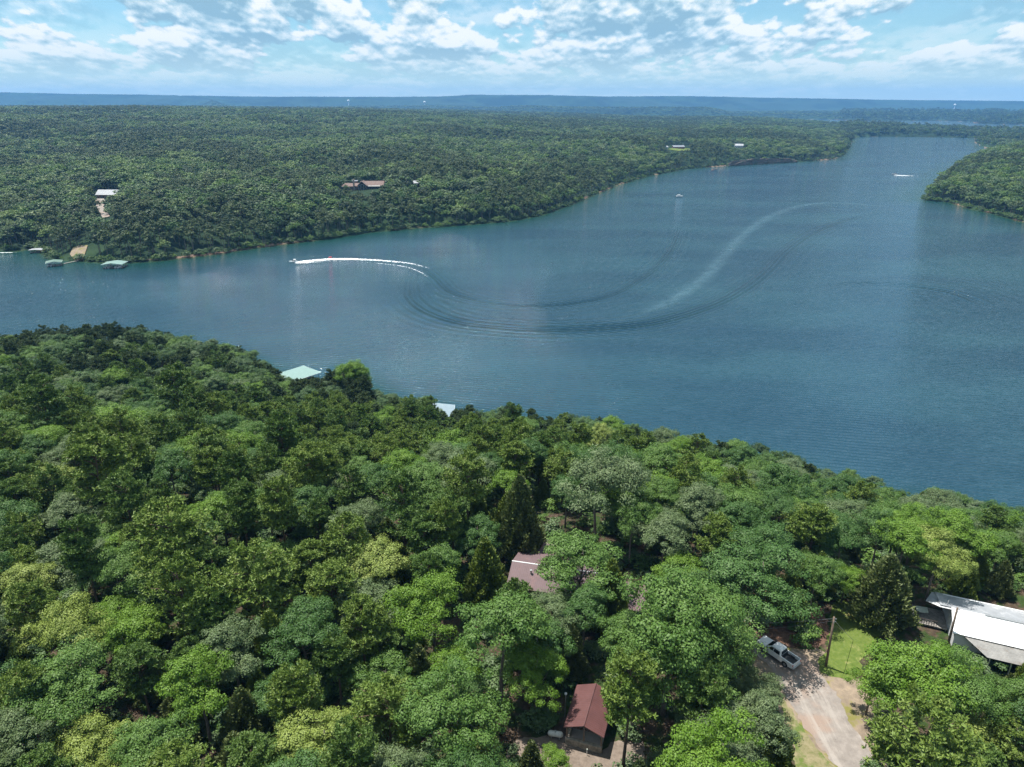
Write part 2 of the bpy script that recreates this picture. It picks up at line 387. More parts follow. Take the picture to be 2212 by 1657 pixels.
M['shorts'] = plain('shorts', (.08, .10, .25), .8)
M['hair'] = plain('hair', (.05, .03, .02), .8)
M['rust_red'] = plain('rust_red', (.30, .09, .07), .7)
M['rope'] = plain('rope', (.05, .05, .05), .8)
M['wire'] = plain('wire', (.10, .10, .11), .6)
M['bright_wire'] = plain('bright_wire', (.50, .50, .50), .5)
M['tank_white'] = plain('tank_white', (.66, .65, .62), .5, dirt=(.45, .40, .34))
M['brick'] = plain('brick', (.28, .10, .08), .9, var=.3, scale=3)
M['tarp'] = plain('tarp', (.45, .50, .44), .7)
# ------------------------------------------------------------------ the setting: ground, lake, road, lawn
def polar(cy0, r0, r1, n, a0, a1, m):
    rr = np.concatenate([[r0 * .02], np.geomspace(r0, r1, n - 1)]); aa = np.linspace(a0, a1, m)
    Rr, Aa = np.meshgrid(rr, aa, indexing='ij')
    X = Rr * np.sin(Aa); Y = cy0 + Rr * np.cos(Aa)
    i, j = np.meshgrid(np.arange(n - 1), np.arange(m - 1), indexing='ij'); a = (i * m + j).ravel()
    Q = np.stack([a, a + 1, a + m + 1, a + m], 1)[:, ::-1]
    return X.ravel(), Y.ravel(), Q
X, Y, Q = polar(-120, 60, 15500, 620, -R(72), R(72), 760)
Z = height(X, Y)
far = sst((np.hypot(X, Y) - 1800) / 1200) * (Z > 2)
Z = Z + far * (vnoise(X, Y, 24, 31) * 5 + vnoise(X, Y, 11, 32) * 3)
me = np_mesh('ground', np.stack([X, Y, Z], 1), Q, smooth=True)
# how the soil is covered: 0 leaf litter, wooded far away, bare dirt near tracks
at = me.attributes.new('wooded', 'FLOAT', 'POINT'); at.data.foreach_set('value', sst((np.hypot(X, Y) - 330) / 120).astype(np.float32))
m, t, b, o = new_mat('ground_cover')
geo = t.node('ShaderNodeNewGeometry'); pos = geo.outputs['Position']
an = t.node('ShaderNodeAttribute', attribute_name='wooded')
n1 = t.noise(pos, .12, 5, .6); n2 = t.noise(pos, 1.4, 6, .65); n3 = t.noise(pos, .5, 4, .6)
litter = t.ramp(n2, [(.25, (.030, .022, .015)), (.5, (.065, .046, .032)), (.75, (.13, .095, .07))])
green = t.ramp(n2, [(.3, (.018, .034, .010)), (.7, (.04, .070, .018))])
near_c = t.mix(t.smooth(n3, .42, .58), litter, green)
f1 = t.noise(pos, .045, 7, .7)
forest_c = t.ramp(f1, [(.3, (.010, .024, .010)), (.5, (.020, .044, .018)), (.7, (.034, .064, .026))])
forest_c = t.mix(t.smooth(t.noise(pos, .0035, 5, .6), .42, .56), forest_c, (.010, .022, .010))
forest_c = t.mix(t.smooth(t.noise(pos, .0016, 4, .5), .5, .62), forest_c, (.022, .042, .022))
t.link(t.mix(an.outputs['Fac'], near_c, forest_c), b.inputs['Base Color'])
# beach rock just above the water line
sepz = t.node('ShaderNodeSeparateXYZ'); t.link(pos, sepz.inputs[0])
rock = t.ramp(n2, [(.3, (.10, .06, .045)), (.55, (.20, .14, .105)), (.8, (.32, .25, .20))])
bz = t.math('SUBTRACT', 1.0, t.smooth(t.math('ADD', sepz.outputs[2], t.math('MULTIPLY', n1, 1.2)), 1.3, 1.9))
bz = t.math('MULTIPLY', bz, t.smooth(t.noise(pos, .012, 4, .6), .50, .58))
nb_ = [l for l in t.l if l.to_socket == b.inputs['Base Color']][0].from_socket
t.link(t.mix(bz, nb_, rock), b.inputs['Base Color'])
b.inputs['Roughness'].default_value = .95; b.inputs['Specular IOR Level'].default_value = .15
bp = t.node('ShaderNodeBump'); bp.inputs['Strength'].default_value = .7; bp.inputs['Distance'].default_value = .25; t.link(n2, bp.inputs['Height']); t.link(bp.outputs[0], b.inputs['Normal'])
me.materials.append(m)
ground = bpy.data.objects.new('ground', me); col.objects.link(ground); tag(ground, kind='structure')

# lake: one sheet, with the distance to each boat's track kept on its points
def polyline_d(x, y, P):
    best = np.full(x.shape, 1e18); tb = np.zeros(x.shape); sg = np.ones(x.shape); L = 0; P = np.asarray(P)
    seg = np.hypot(*(P[1:] - P[:-1]).T); tot = seg.sum()
    for i in range(len(P) - 1):
        a, b_ = P[i], P[i + 1]; e = b_ - a
        tt = np.clip(((x - a[0]) * e[0] + (y - a[1]) * e[1]) / (e @ e), 0, 1)
        d = (x - a[0] - tt * e[0]) ** 2 + (y - a[1] - tt * e[1]) ** 2
        u = d < best
        cr = e[0] * (y - a[1]) - e[1] * (x - a[0])
        best = np.where(u, d, best); tb = np.where(u, (L + tt * seg[i]) / tot, tb); sg = np.where(u, np.sign(cr), sg); L += seg[i]
    return np.sqrt(best) * sg, tb
def spline(pts, n=10):
    P = [np.array(p, float) for p in pts]; out = []
    for i in range(len(P) - 1):
        p0, p1, p2, p3 = P[max(i - 1, 0)], P[i], P[i + 1], P[min(i + 2, len(P) - 1)]
        for k in range(n):
            t_ = k / n
            out.append(.5 * ((2 * p1) + (p2 - p0) * t_ + (2 * p0 - 5 * p1 + 4 * p2 - p3) * t_ ** 2 + (3 * p1 - p0 - 3 * p2 + p3) * t_ ** 3))
    out.append(P[-1]); return np.array(out)
def onlake(pts, n=10): return np.array([unp(*p, 0)[:2] for p in spline([dsp(*q) for q in pts], n)])
TR = [onlake([(880, 566), (915, 580), (945, 603), (975, 630), (1040, 650), (1130, 660), (1220, 657), (1310, 640), (1380, 605), (1430, 565), (1455, 530), (1470, 490)]),
      onlake([(905, 585), (888, 605), (886, 640), (915, 668), (970, 690), (1040, 703), (1180, 712), (1350, 705), (1450, 688), (1560, 650), (1640, 600), (1700, 540), (1760, 500), (1850, 470), (1960, 455)]),
      onlake([(1300, 700), (1400, 672), (1480, 630), (1540, 580), (1590, 520), (1650, 475), (1720, 447), (1800, 438), (1900, 445), (1960, 455)]),
      onlake([(1780, 622), (1850, 612), (1950, 615), (2060, 632), (2130, 660)]),
      onlake([(1300, 420), (1360, 425), (1440, 415), (1500, 395)])]
X, Y, Q = polar(-60, 60, 15000, 560, -R(72), R(72), 700)
me = np_mesh('lake_water', np.stack([X, Y, np.zeros_like(X)], 1), Q, smooth=True)
for i, P in enumerate(TR):
    d, tt = polyline_d(X, Y, P)
    amp = np.clip(np.minimum(tt / .12, (1 - tt) / .12), 0, 1)
    for nm, v in ((f'track{i}', np.clip(d, -200, 200)), (f'reach{i}', amp)):
        a = me.attributes.new(nm, 'FLOAT', 'POINT'); a.data.foreach_set('value', v.astype(np.float32))
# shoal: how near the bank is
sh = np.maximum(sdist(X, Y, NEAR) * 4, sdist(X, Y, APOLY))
a = me.attributes.new('near_bank', 'FLOAT', 'POINT'); a.data.foreach_set('value', np.clip(1 + sh / 75, 0, 1).astype(np.float32))
m, t, b, o = new_mat('lake_water')
geo = t.node('ShaderNodeNewGeometry'); pos = geo.outputs['Position']
def mapv(scale, rot=0.):
    n = t.node('ShaderNodeMapping'); t.link(pos, n.inputs[0]); n.inputs['Scale'].default_value = scale; n.inputs['Rotation'].default_value = (0, 0, rot); return n.outputs[0]
rip = t.noise(mapv((.32, .85, 1), R(14)), 1.0, 3, .5, .3)
chop = t.noise(mapv((1.1, 2.2, 1), R(-10)), 1.0, 2, .5)
swell = t.node('ShaderNodeTexWave', wave_type='BANDS', bands_direction='Y', wave_profile='SIN')
t.link(mapv((1, 1, 1), R(12)), swell.inputs[0]); swell.inputs['Scale'].default_value = .14; swell.inputs['Distortion'].default_value = 4.0
swell.inputs['Detail'].default_value = 2; swell.inputs['Detail Scale'].default_value = .35; swell.inputs['Detail Roughness'].default_value = .45
gust = t.noise(mapv((.006, .014, 1), R(20)), 1.0, 5, .55)
H_ = t.math('ADD', t.math('MULTIPLY', rip, .46), t.math('MULTIPLY', chop, .20))
H_ = t.math('MULTIPLY', H_, t.lin(gust, .3, .7, .75, 1.3))
H_ = t.math('MULTIPLY', H_, t.lin(t.node('ShaderNodeAttribute', attribute_name='near_bank').outputs['Fac'], .1, .9, 1.0, .35))
H_ = t.math('ADD', H_, t.math('MULTIPLY', swell.outputs['Fac'], .26))
def attr(n): return t.node('ShaderNodeAttribute', attribute_name=n).outputs['Fac']
def track(i, lam, width, A, offs=0.0):
    d = t.math('ABSOLUTE', attr(f'track{i}')) if offs == 0 else t.math('SUBTRACT', attr(f'track{i}'), offs)
    wv = t.math('SINE', t.math('MULTIPLY', d, 2 * math.pi / lam))
    q = t.math('DIVIDE', d, width); env = t.math('EXPONENT', t.math('MULTIPLY', t.math('MULTIPLY', q, q), -1.0))
    return t.math('MULTIPLY', t.math('MULTIPLY', wv, env), t.math('MULTIPLY', attr(f'reach{i}'), A))
for args in ((0, 3.8, 6.0, .62), (1, 5.5, 11.5, .95), (1, 8.0, 26.0, .26), (0, 6.5, 34.0, .20), (2, 9.0, 40.0, .12), (2, 7.0, 14.0, .14), (3, 6.0, 11.0, .42), (3, 8.0, 50.0, .20), (4, 12.0, 30.0, .55)):
    H_ = t.math('ADD', H_, track(*args))
bp = t.node('ShaderNodeBump'); bp.inputs['Strength'].default_value = 1.0; bp.inputs['Distance'].default_value = 1.0
t.link(H_, bp.inputs['Height']); t.link(bp.outputs[0], b.inputs['Normal'])
# stirred, slightly aerated water along the oldest track
q = t.math('DIVIDE', attr('track2'), 5.0); streak = t.math('EXPONENT', t.math('MULTIPLY', t.math('MULTIPLY', q, q), -1.0))
streak = t.math('MULTIPLY', t.math('MULTIPLY', streak, attr('reach2')), t.lin(t.noise(mapv((.12, .12, 1)), 1, 4, .6), .35, .7, .2, 1))
base = t.mix(t.smooth(gust, .35, .68), (.010, .040, .066), (.019, .062, .088))
tree_reflection = t.math('MULTIPLY', attr('near_bank'), attr('near_bank'))
base = t.mix(tree_reflection, base, (.006, .040, .026))  # dark reflection of the bank's trees, painted into the water colour
base = t.mix(t.smooth(attr('near_bank'), .90, .99), base, (.04, .07, .03))
base = t.mix(t.math('MULTIPLY', streak, .20), base, (.22, .38, .45))
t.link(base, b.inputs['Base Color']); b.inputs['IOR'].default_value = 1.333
b.inputs['Roughness'].default_value = .06
me.materials.append(m)
lake = bpy.data.objects.new('lake_water', me); col.objects.link(lake); tag(lake, kind='structure')

def sheet(name, poly, dz, mat, step=.8, kind='structure', jag=0.0):
    """a thin cover of the level ground inside a polygon"""
    P = np.array(poly)
    if jag:
        out = []
        for i in range(len(P)):
            a, c = P[i], P[(i + 1) % len(P)]; k = max(2, int(np.hypot(*(c - a)) / .5))
            for j in range(k):
                q = a + (c - a) * j / k; out.append(q + (rng.random(2) - .5) * jag)
        P = np.array(out)
    bm = bmesh.new(); vs = [bm.verts.new((p[0], p[1], 0)) for p in P]; bm.faces.new(vs)
    bmesh.ops.triangulate(bm, faces=bm.faces)
    for v in bm.verts: v.co.z = hgt(v.co.x, v.co.y) + dz
    bmesh.ops.recalc_face_normals(bm, faces=bm.faces)
    for f in bm.faces:
        if f.normal.z < 0: f.normal_flip()
    me = bpy.data.meshes.new(name); bm.to_mesh(me); bm.free(); me.materials.append(mat)
    o = bpy.data.objects.new(name, me); col.objects.link(o); tag(o, kind=kind); return o
def gp(pts, z=33.0): return [tuple(unp(*p, z)[:2]) for p in pts]
def soil(name, stops, scale=.8, bump=.3, mixc=None, mscale=.25, lo=.45, hi=.6):
    m, t, b, o = new_mat(name); g = t.node('ShaderNodeNewGeometry').outputs['Position']
    n = t.noise(g, scale, 8, .68); c = t.ramp(n, stops)
    if mixc: c = t.mix(t.smooth(t.noise(g, mscale, 6, .62), lo, hi), c, mixc)
    t.link(c, b.inputs['Base Color']); b.inputs['Roughness'].default_value = .95; b.inputs['Specular IOR Level'].default_value = .1
    bp = t.node('ShaderNodeBump'); bp.inputs['Strength'].default_value = bump; bp.inputs['Distance'].default_value = .1
    t.link(t.noise(g, scale * 6, 4, .6), bp.inputs['Height']); t.link(bp.outputs[0], b.inputs['Normal']); return m
M['gravel'] = soil('gravel', [(.3, (.185, .165, .150)), (.55, (.245, .220, .20)), (.8, (.32, .29, .265))], 1.1, .4, (.26, .20, .165), .16)
M['dirt'] = soil('dirt', [(.3, (.15, .12, .09)), (.5, (.225, .180, .135)), (.75, (.35, .275, .20))], .7, .4, (.17, .16, .05), .35, .5, .62)
M['lawn'] = soil('lawn', [(.3, (.070, .112, .022)), (.55, (.110, .150, .034)), (.8, (.165, .185, .065))], 1.6, .5, (.30, .28, .12), .3, .56, .70)
M['patio'] = soil('patio', [(.3, (.13, .105, .085)), (.6, (.21, .17, .14)), (.8, (.29, .24, .20))], 1.5, .4)
M['leaf_litter'] = soil('leaf_litter', [(.3, (.07, .042, .03)), (.6, (.15, .09, .065)), (.8, (.28, .19, .14))], 2.5, .5)
dirt_poly = gp([c5(300, 430), c5(430, 520), c5(560, 560), c5(800, 560), c5(870, 600), c5(830, 690), c5(960, 760), c5(1120, 780), c5(1260, 860), c5(1300, 1050), c5(1250, 1180), c5(1300, 1368), c5(1300, 1600), c5(700, 1600),
                 c5(650, 1368), c5(640, 1180), c5(560, 1080), c5(520, 900), c5(430, 760), c5(300, 650), c5(250, 520)])
sheet('dirt_verge', dirt_poly, .03, M['dirt'], jag=.5)
lawn_poly = gp([c5(905, 240), c5(960, 222), c5(1060, 262), c5(1100, 330), c5(1215, 400), c5(1240, 450), c5(1180, 560), c5(1090, 650), c5(1120, 740), c5(1050, 770), c5(960, 765), c5(880, 755), c5(805, 700), c5(815, 640), c5(862, 590), c5(880, 450)])
sheet('lawn', lawn_poly, .045, M['lawn'], jag=.45)
road_poly = gp([c5(330, 470), c5(500, 540), c5(700, 600), c5(800, 700), c5(860, 790), c5(930, 860), c5(985, 960), c5(1020, 1060), c5(1110, 1180), c5(1170, 1290), c5(1210, 1368), c5(1290, 1560), c5(1050, 1560), c5(930, 1368), c5(850, 1270), c5(720, 1110), c5(640, 980), c5(560, 830), c5(490, 700), c5(380, 590), c5(300, 530)])
nt_ = NT(M['gravel'].node_tree); b_ = [n for n in nt_.n if n.type == 'BSDF_PRINCIPLED'][0]; g_ = nt_.node('ShaderNodeNewGeometry').outputs['Position']
old_ = b_.inputs['Base Color'].links[0].from_socket
mp_ = nt_.node('ShaderNodeMapping'); nt_.link(g_, mp_.inputs[0]); mp_.inputs['Rotation'].default_value = (0, 0, R(38)); mp_.inputs['Scale'].default_value = (1.0, .10, 1)
tr_ = nt_.smooth(nt_.noise(mp_.outputs[0], 1.0, 5, .6), .50, .66)          # worn, paler wheel tracks running along the drive
c_ = nt_.mix(nt_.math('MULTIPLY', tr_, .55), old_, (.36, .33, .30))
c_ = nt_.mix(nt_.smooth(nt_.noise(g_, 4.5, 4, .7), .62, .70), c_, (.12, .10, .085))   # scattered dark stones and leaves
nt_.link(c_, b_.inputs['Base Color'])
sheet('gravel_road', road_poly, .06, M['gravel'], jag=.45)
sheet('dry_grass_verge', gp([c5(560, 880), c5(640, 1000), c5(720, 1140), c5(840, 1290), c5(920, 1368), c5(1040, 1560), c5(700, 1560), c5(640, 1368), c5(640, 1200), c5(575, 1060), c5(540, 940)]), .045,
      soil('dry_grass', [(.3, (.12, .13, .05)), (.5, (.20, .18, .10)), (.75, (.28, .24, .15))], 1.3, .5, (.10, .14, .035), .4, .5, .62), jag=.5)
sheet('patio_ground', gp([c6(640, 1500), c6(900, 1480), c6(1120, 1560), c6(1180, 1510), c6(1350, 1520), c6(1340, 1640), c6(1380, 1720), c6(600, 1720), c6(590, 1560)]), .03, M['patio'], jag=.4)
sheet('leaf_litter_patch', gp([c5(300, 150), c5(760, 180), c5(860, 330), c5(900, 480), c5(800, 555), c5(560, 545), c5(400, 480), c5(280, 400)]), .02, M['leaf_litter'], jag=.5)

# cliff under the far point
def rock_band(name, pts, hmin, hmax, label):
    base = [unp(*p, 0) for p in spline(pts, 8)]
    n = len(base); rows = 14; V = []; 
    for j in range(rows + 1):
        f = j / rows
        for i, p in enumerate(base):
            hh = np.interp(i / (n - 1), [0, .12, .5, .85, 1], [hmin, hmax * .8, hmax, hmax * .8, hmin])
            d = np.array([p[0], p[1]]) / np.hypot(p[0], p[1])
            ledge = (math.floor(f * 5 + .4 * math.sin(i * .7)) / 5) * 3.5
            off = -5 + ledge + 2.2 * mnoise.noise(Vector((p[0] * .08, p[1] * .08, f * 3))) + 1.2 * mnoise.noise(Vector((p[0] * .3, p[1] * .3, f * 9)))
            V.append((p[0] + d[0] * off, p[1] + d[1] * off, -1.5 + f * (hh + 1.5)))
    top = len(V)
    for i, p in enumerate(base):
        d = np.array([p[0], p[1]]) / np.hypot(p[0], p[1]); V.append((p[0] + d[0] * 14, p[1] + d[1] * 14, V[rows * n + i][2] - 1))
    F_ = [(j * n + i, j * n + i + 1, (j + 1) * n + i + 1, (j + 1) * n + i) for j in range(rows + 1) for i in range(n - 1)]
    mb = MB(); mb.add(V, F_); o = mb.build(name, M['cliff']); tag(o, kind='structure'); return o
m, t, b, o = new_mat('cliff'); g = t.node('ShaderNodeNewGeometry').outputs['Position']
mp = t.node('ShaderNodeMapping'); t.link(g, mp.inputs[0]); mp.inputs['Scale'].default_value = (.05, .05, 1.1)
c = t.ramp(t.noise(mp.outputs[0], 1.0, 7, .65), [(.3, (.04, .034, .03)), (.5, (.10, .08, .062)), (.72, (.20, .13, .10))])
c = t.mix(t.smooth(t.noise(g, .14, 5, .6), .5, .64), c, (.04, .07, .03)); t.link(c, b.inputs['Base Color']); b.inputs['Roughness'].default_value = .95
M['cliff'] = m
rock_band('cliff', [(727, 166.2), (745, 165.0), (770, 163.7), (797, 162.2)], 3, 11, '')

# ------------------------------------------------------------------ trees
def rand_dirs(n, zmin=-1.0):
    z = rng.uniform(zmin, 1, n); a = rng.uniform(0, 2 * math.pi, n); r = np.sqrt(1 - z * z)
    return np.stack([r * np.cos(a), r * np.sin(a), z], 1)
def leaf_quads(C, N, size, aspect=.7, fold=.0):
    """diamond leaves at C facing N"""
    n = len(C); t1 = np.cross(N, rand_dirs(n)); t1 /= np.linalg.norm(t1, axis=1, keepdims=True) + 1e-9
    t2 = np.cross(N, t1); s = size[:, None] if np.ndim(size) else np.full((n, 1), size)
    a = C - t1 * s * .5; c = C + t1 * s * .5; b = C + t2 * s * .5 * aspect + N * s * fold; d = C - t2 * s * .5 * aspect + N * s * fold
    V = np.stack([a, b, c, d], 1).reshape(-1, 3); Q = np.arange(4 * n).reshape(-1, 4); return V, Q
def broad_crown(Rr, Hh, nl, nc, nleaf, leaf, seed):
    """crown of radius Rr and height Hh, its base at z=0: lobes > leaf clumps > leaves"""
    global rng
    rng = np.random.default_rng(seed)
    cz = Hh * .45
    ld = rand_dirs(nl, -.35); lr = rng.uniform(.34, .52, nl) * Rr
    lobes = ld * np.array([Rr, Rr, Hh * .5]) * rng.uniform(.55, .80, (nl, 1)) + np.array([0, 0, cz])
    lobes[0] = (0, 0, cz + Hh * .30); 
    k = rng.integers(0, nl, nc); cd = rand_dirs(nc, -.45)
    C = lobes[k] + cd * lr[k][:, None] * rng.uniform(.72, 1.08, (nc, 1)) * np.array([1, 1, .85])
    crad = rng.uniform(.6, 1.2, nc) * (Rr / 5) ** .5
    ctint = rng.uniform(.25, .75, nc)
    kk = np.repeat(np.arange(nc), nleaf); n = len(kk)
    od = rand_dirs(n, -.55)
    P = C[kk] + od * crad[kk][:, None] * rng.uniform(.45, 1.05, (n, 1)) * np.array([1, 1, .62])
    N = od * .75 + cd[kk] * .25 + np.array([0, 0, .45]) + rng.normal(0, .32, (n, 3)); N /= np.linalg.norm(N, axis=1, keepdims=True)
    V, Q = leaf_quads(P, N, rng.uniform(.65, 1.3, n) * leaf, .72, .08)
    V[:, 2] = np.maximum(V[:, 2], -.6)
    tint = np.clip(ctint[kk] + rng.normal(0, .11, n), 0, 1); return V, Q, np.repeat(tint, 4), lobes
def pine_crown(Rr, Hh, nb, nt, leaf, seed):
    """tiers of upswept boughs, each ending in needle tufts"""
    global rng
    rng = np.random.default_rng(seed)
    f = np.sort(rng.uniform(0.02, 1, nb)); a = rng.uniform(0, 2 * math.pi, nb)
    ext = Rr * (np.sqrt(np.clip(1 - (f - .22) ** 2 / .66, 0.03, 1))) * rng.uniform(.6, 1.08, nb)
    base = np.stack([np.zeros(nb), np.zeros(nb), f * Hh * .93], 1)
    tip = base + np.stack([np.cos(a) * ext, np.sin(a) * ext, ext * rng.uniform(.02, .28, nb) + Hh * .05], 1)
    per = nt // nb; kk = np.repeat(np.arange(nb), per); n0 = len(kk)
    u = rng.beta(2.6, 1.1, n0)[:, None]
    side = np.stack([-np.sin(a), np.cos(a), np.zeros(nb)], 1)[kk]
    T = base[kk] * (1 - u) + tip[kk] * u + side * rng.normal(0, .24, (n0, 1)) * ext[kk][:, None] * (.35 + u * .6) + np.array([0, 0, 1]) * rng.normal(0, .16, (n0, 1))
    nn = 9; j = np.repeat(np.arange(n0), nn); n = len(j)
    dr = rand_dirs(n, -.25); C = T[j] + dr * leaf * .42
    t1 = dr; w_ = np.cross(t1, rand_dirs(n)); w_ /= np.linalg.norm(w_, axis=1, keepdims=True)
    L = leaf * rng.uniform(.7, 1.2, n)[:, None]; W = leaf * .17
    V = np.stack([C - t1 * L * .5, C + w_ * W, C + t1 * L * .55, C - w_ * W], 1).reshape(-1, 3)
    tint = np.clip(rng.uniform(.25, .75, nb)[kk][j] + rng.normal(0, .13, n), 0, 1)
    return V, np.arange(4 * n).reshape(-1, 4), np.repeat(tint, 4), tip
def cedar_crown(Rr, Hh, n, leaf, seed):
    global rng
    rng = np.random.default_rng(seed)
    f = rng.beta(1.0, 1.7, n); a = rng.uniform(0, 2 * math.pi, n)
    lob = 1 + .22 * np.sin(a * 5 + f * 9) + .16 * np.sin(a * 9 - f * 17)
    r = Rr * np.clip(1 - f, .02, 1) ** .72 * np.clip(f / .10 + .5, 0, 1) * lob * rng.uniform(.55, 1.06, n) ** .5
    P = np.stack([r * np.cos(a), r * np.sin(a), f * Hh], 1) + rng.normal(0, .1, (n, 3))
    up = np.stack([np.cos(a) * .55, np.sin(a) * .55, np.full(n, .8)], 1) + rng.normal(0, .35, (n, 3)); up /= np.linalg.norm(up, axis=1, keepdims=True)
    w_ = np.cross(up, rand_dirs(n)); w_ /= np.linalg.norm(w_, axis=1, keepdims=True)
    L = leaf * rng.uniform(.7, 1.4, n)[:, None]; W = leaf * .24
    V = np.stack([P - up * L * .5, P + w_ * W, P + up * L * .5, P - w_ * W], 1).reshape(-1, 3)
    tint = np.clip(.5 + .28 * (lob - 1) / .3 + rng.normal(0, .14, n), 0, 1)
    return V, np.arange(4 * n).reshape(-1, 4), np.repeat(tint, 4), None
def trunk_mesh(name, H0, Hc, ends, r0, mat, lean=.3, nlimb=9, seed=0):
    """trunk up to H0+..., with limbs out to the given crown points (crown base at z=H0)"""
    rs = random.Random(seed); mb = MB(); top = H0 + Hc * .85
    pts = [Vector((lean * math.sin(k * .9 + seed) * k / 6, lean * math.cos(k * 1.3 + seed) * k / 6, top * k / 6)) for k in range(7)]
    mb.tube(pts, [r0 * (1 - .85 * k / 6) for k in range(7)], 7)
    ends = list(ends) if ends is not None else []
    for e in ends[:nlimb]:
        e = Vector(e) + Vector((0, 0, H0)); f = max(.35, min(.93, (e.z - e.xy.length * .55) / top)); k = int(f * 6)
        s = pts[k].lerp(pts[min(k + 1, 6)], f * 6 - k); mid = s.lerp(e, .55) + Vector((rs.uniform(-.3, .3), rs.uniform(-.3, .3), .25))
        mb.tube([s, mid, s.lerp(e, .95)], [r0 * .38 * (1 - f * .4), r0 * .22, r0 * .08], 5)
    me = bpy.data.meshes.new(name); me.from_pydata(mb.v, [], mb.f); me.materials.append(mat); me.polygons.foreach_set('use_smooth', [True] * len(me.polygons)); return me

PROTO = {'broad': [], 'pine': [], 'cedar': []}       # entries: (crown arrays, trunk mesh, crown radius, total height)
for i, (Rr, Hc, H0) in enumerate([(5.0, 7.4, 5.4), (4.3, 8.2, 5.6), (5.6, 7.2, 5.6), (4.6, 6.4, 4.6), (5.2, 8.6, 5.4)]):
    V, Q_, T, lobes = broad_crown(Rr, Hc, 10 + i, 130, 175, .215, 100 + i)
    PROTO['broad'].append(((V, Q_, T), trunk_mesh('trunk', H0, Hc, lobes, .24, M['bark'], seed=i), Rr, H0 + Hc, H0))
for i, (Rr, Hc, H0) in enumerate([(3.7, 8.6, 7.0), (3.3, 7.6, 8.4), (4.1, 9.0, 6.4), (3.5, 7.2, 7.0)]):
    V, Q_, T, tips = pine_crown(Rr, Hc, 46, 1400, .44, 200 + i)
    PROTO['pine'].append(((V, Q_, T), trunk_mesh('trunk', H0, Hc, tips[:46:2], .22, M['bark_pine'], .25, 22, seed=i + 5), Rr, H0 + Hc, H0))
for i, (Rr, Hc, H0) in enumerate([(2.5, 8.8, .9), (2.9, 8.0, 1.0), (2.1, 7.6, .8)]):
    V, Q_, T, _ = cedar_crown(Rr, Hc, 14000, .36, 300 + i)
    PROTO['cedar'].append(((V, Q_, T), trunk_mesh('trunk', H0, Hc, None, .16, M['bark'], .1, seed=i + 9), Rr, H0 + Hc, H0))
CROWN = {}
def crown_mesh(kind, i, colour):
    k = (kind, i, colour)
    if k not in CROWN:
        (V, Q_, T), _, _, _, H0 = PROTO[kind][i]
        CROWN[k] = np_mesh('crown', V + np.array([0, 0, H0]), Q_, (M[colour],), T)
    return CROWN[k]
# ------------------------------------------------------------------ where the far houses stand
LODGE = hit(365, 189); BARN = hit(109, 198); HOUSE_W = hit(738.5, 147.5); HOUSE_B = hit(678, 148.5); SHED_F = hit(416, 186.5)
FAR_FOOT = [((LODGE.x, LODGE.y), 21), ((LODGE.x - 14, LODGE.y), 12), ((BARN.x, BARN.y), 17), ((HOUSE_W.x, HOUSE_W.y), 14), ((HOUSE_B.x, HOUSE_B.y), 22), ((SHED_F.x, SHED_F.y), 8)]
print('far houses', LODGE, BARN, HOUSE_W, HOUSE_B)
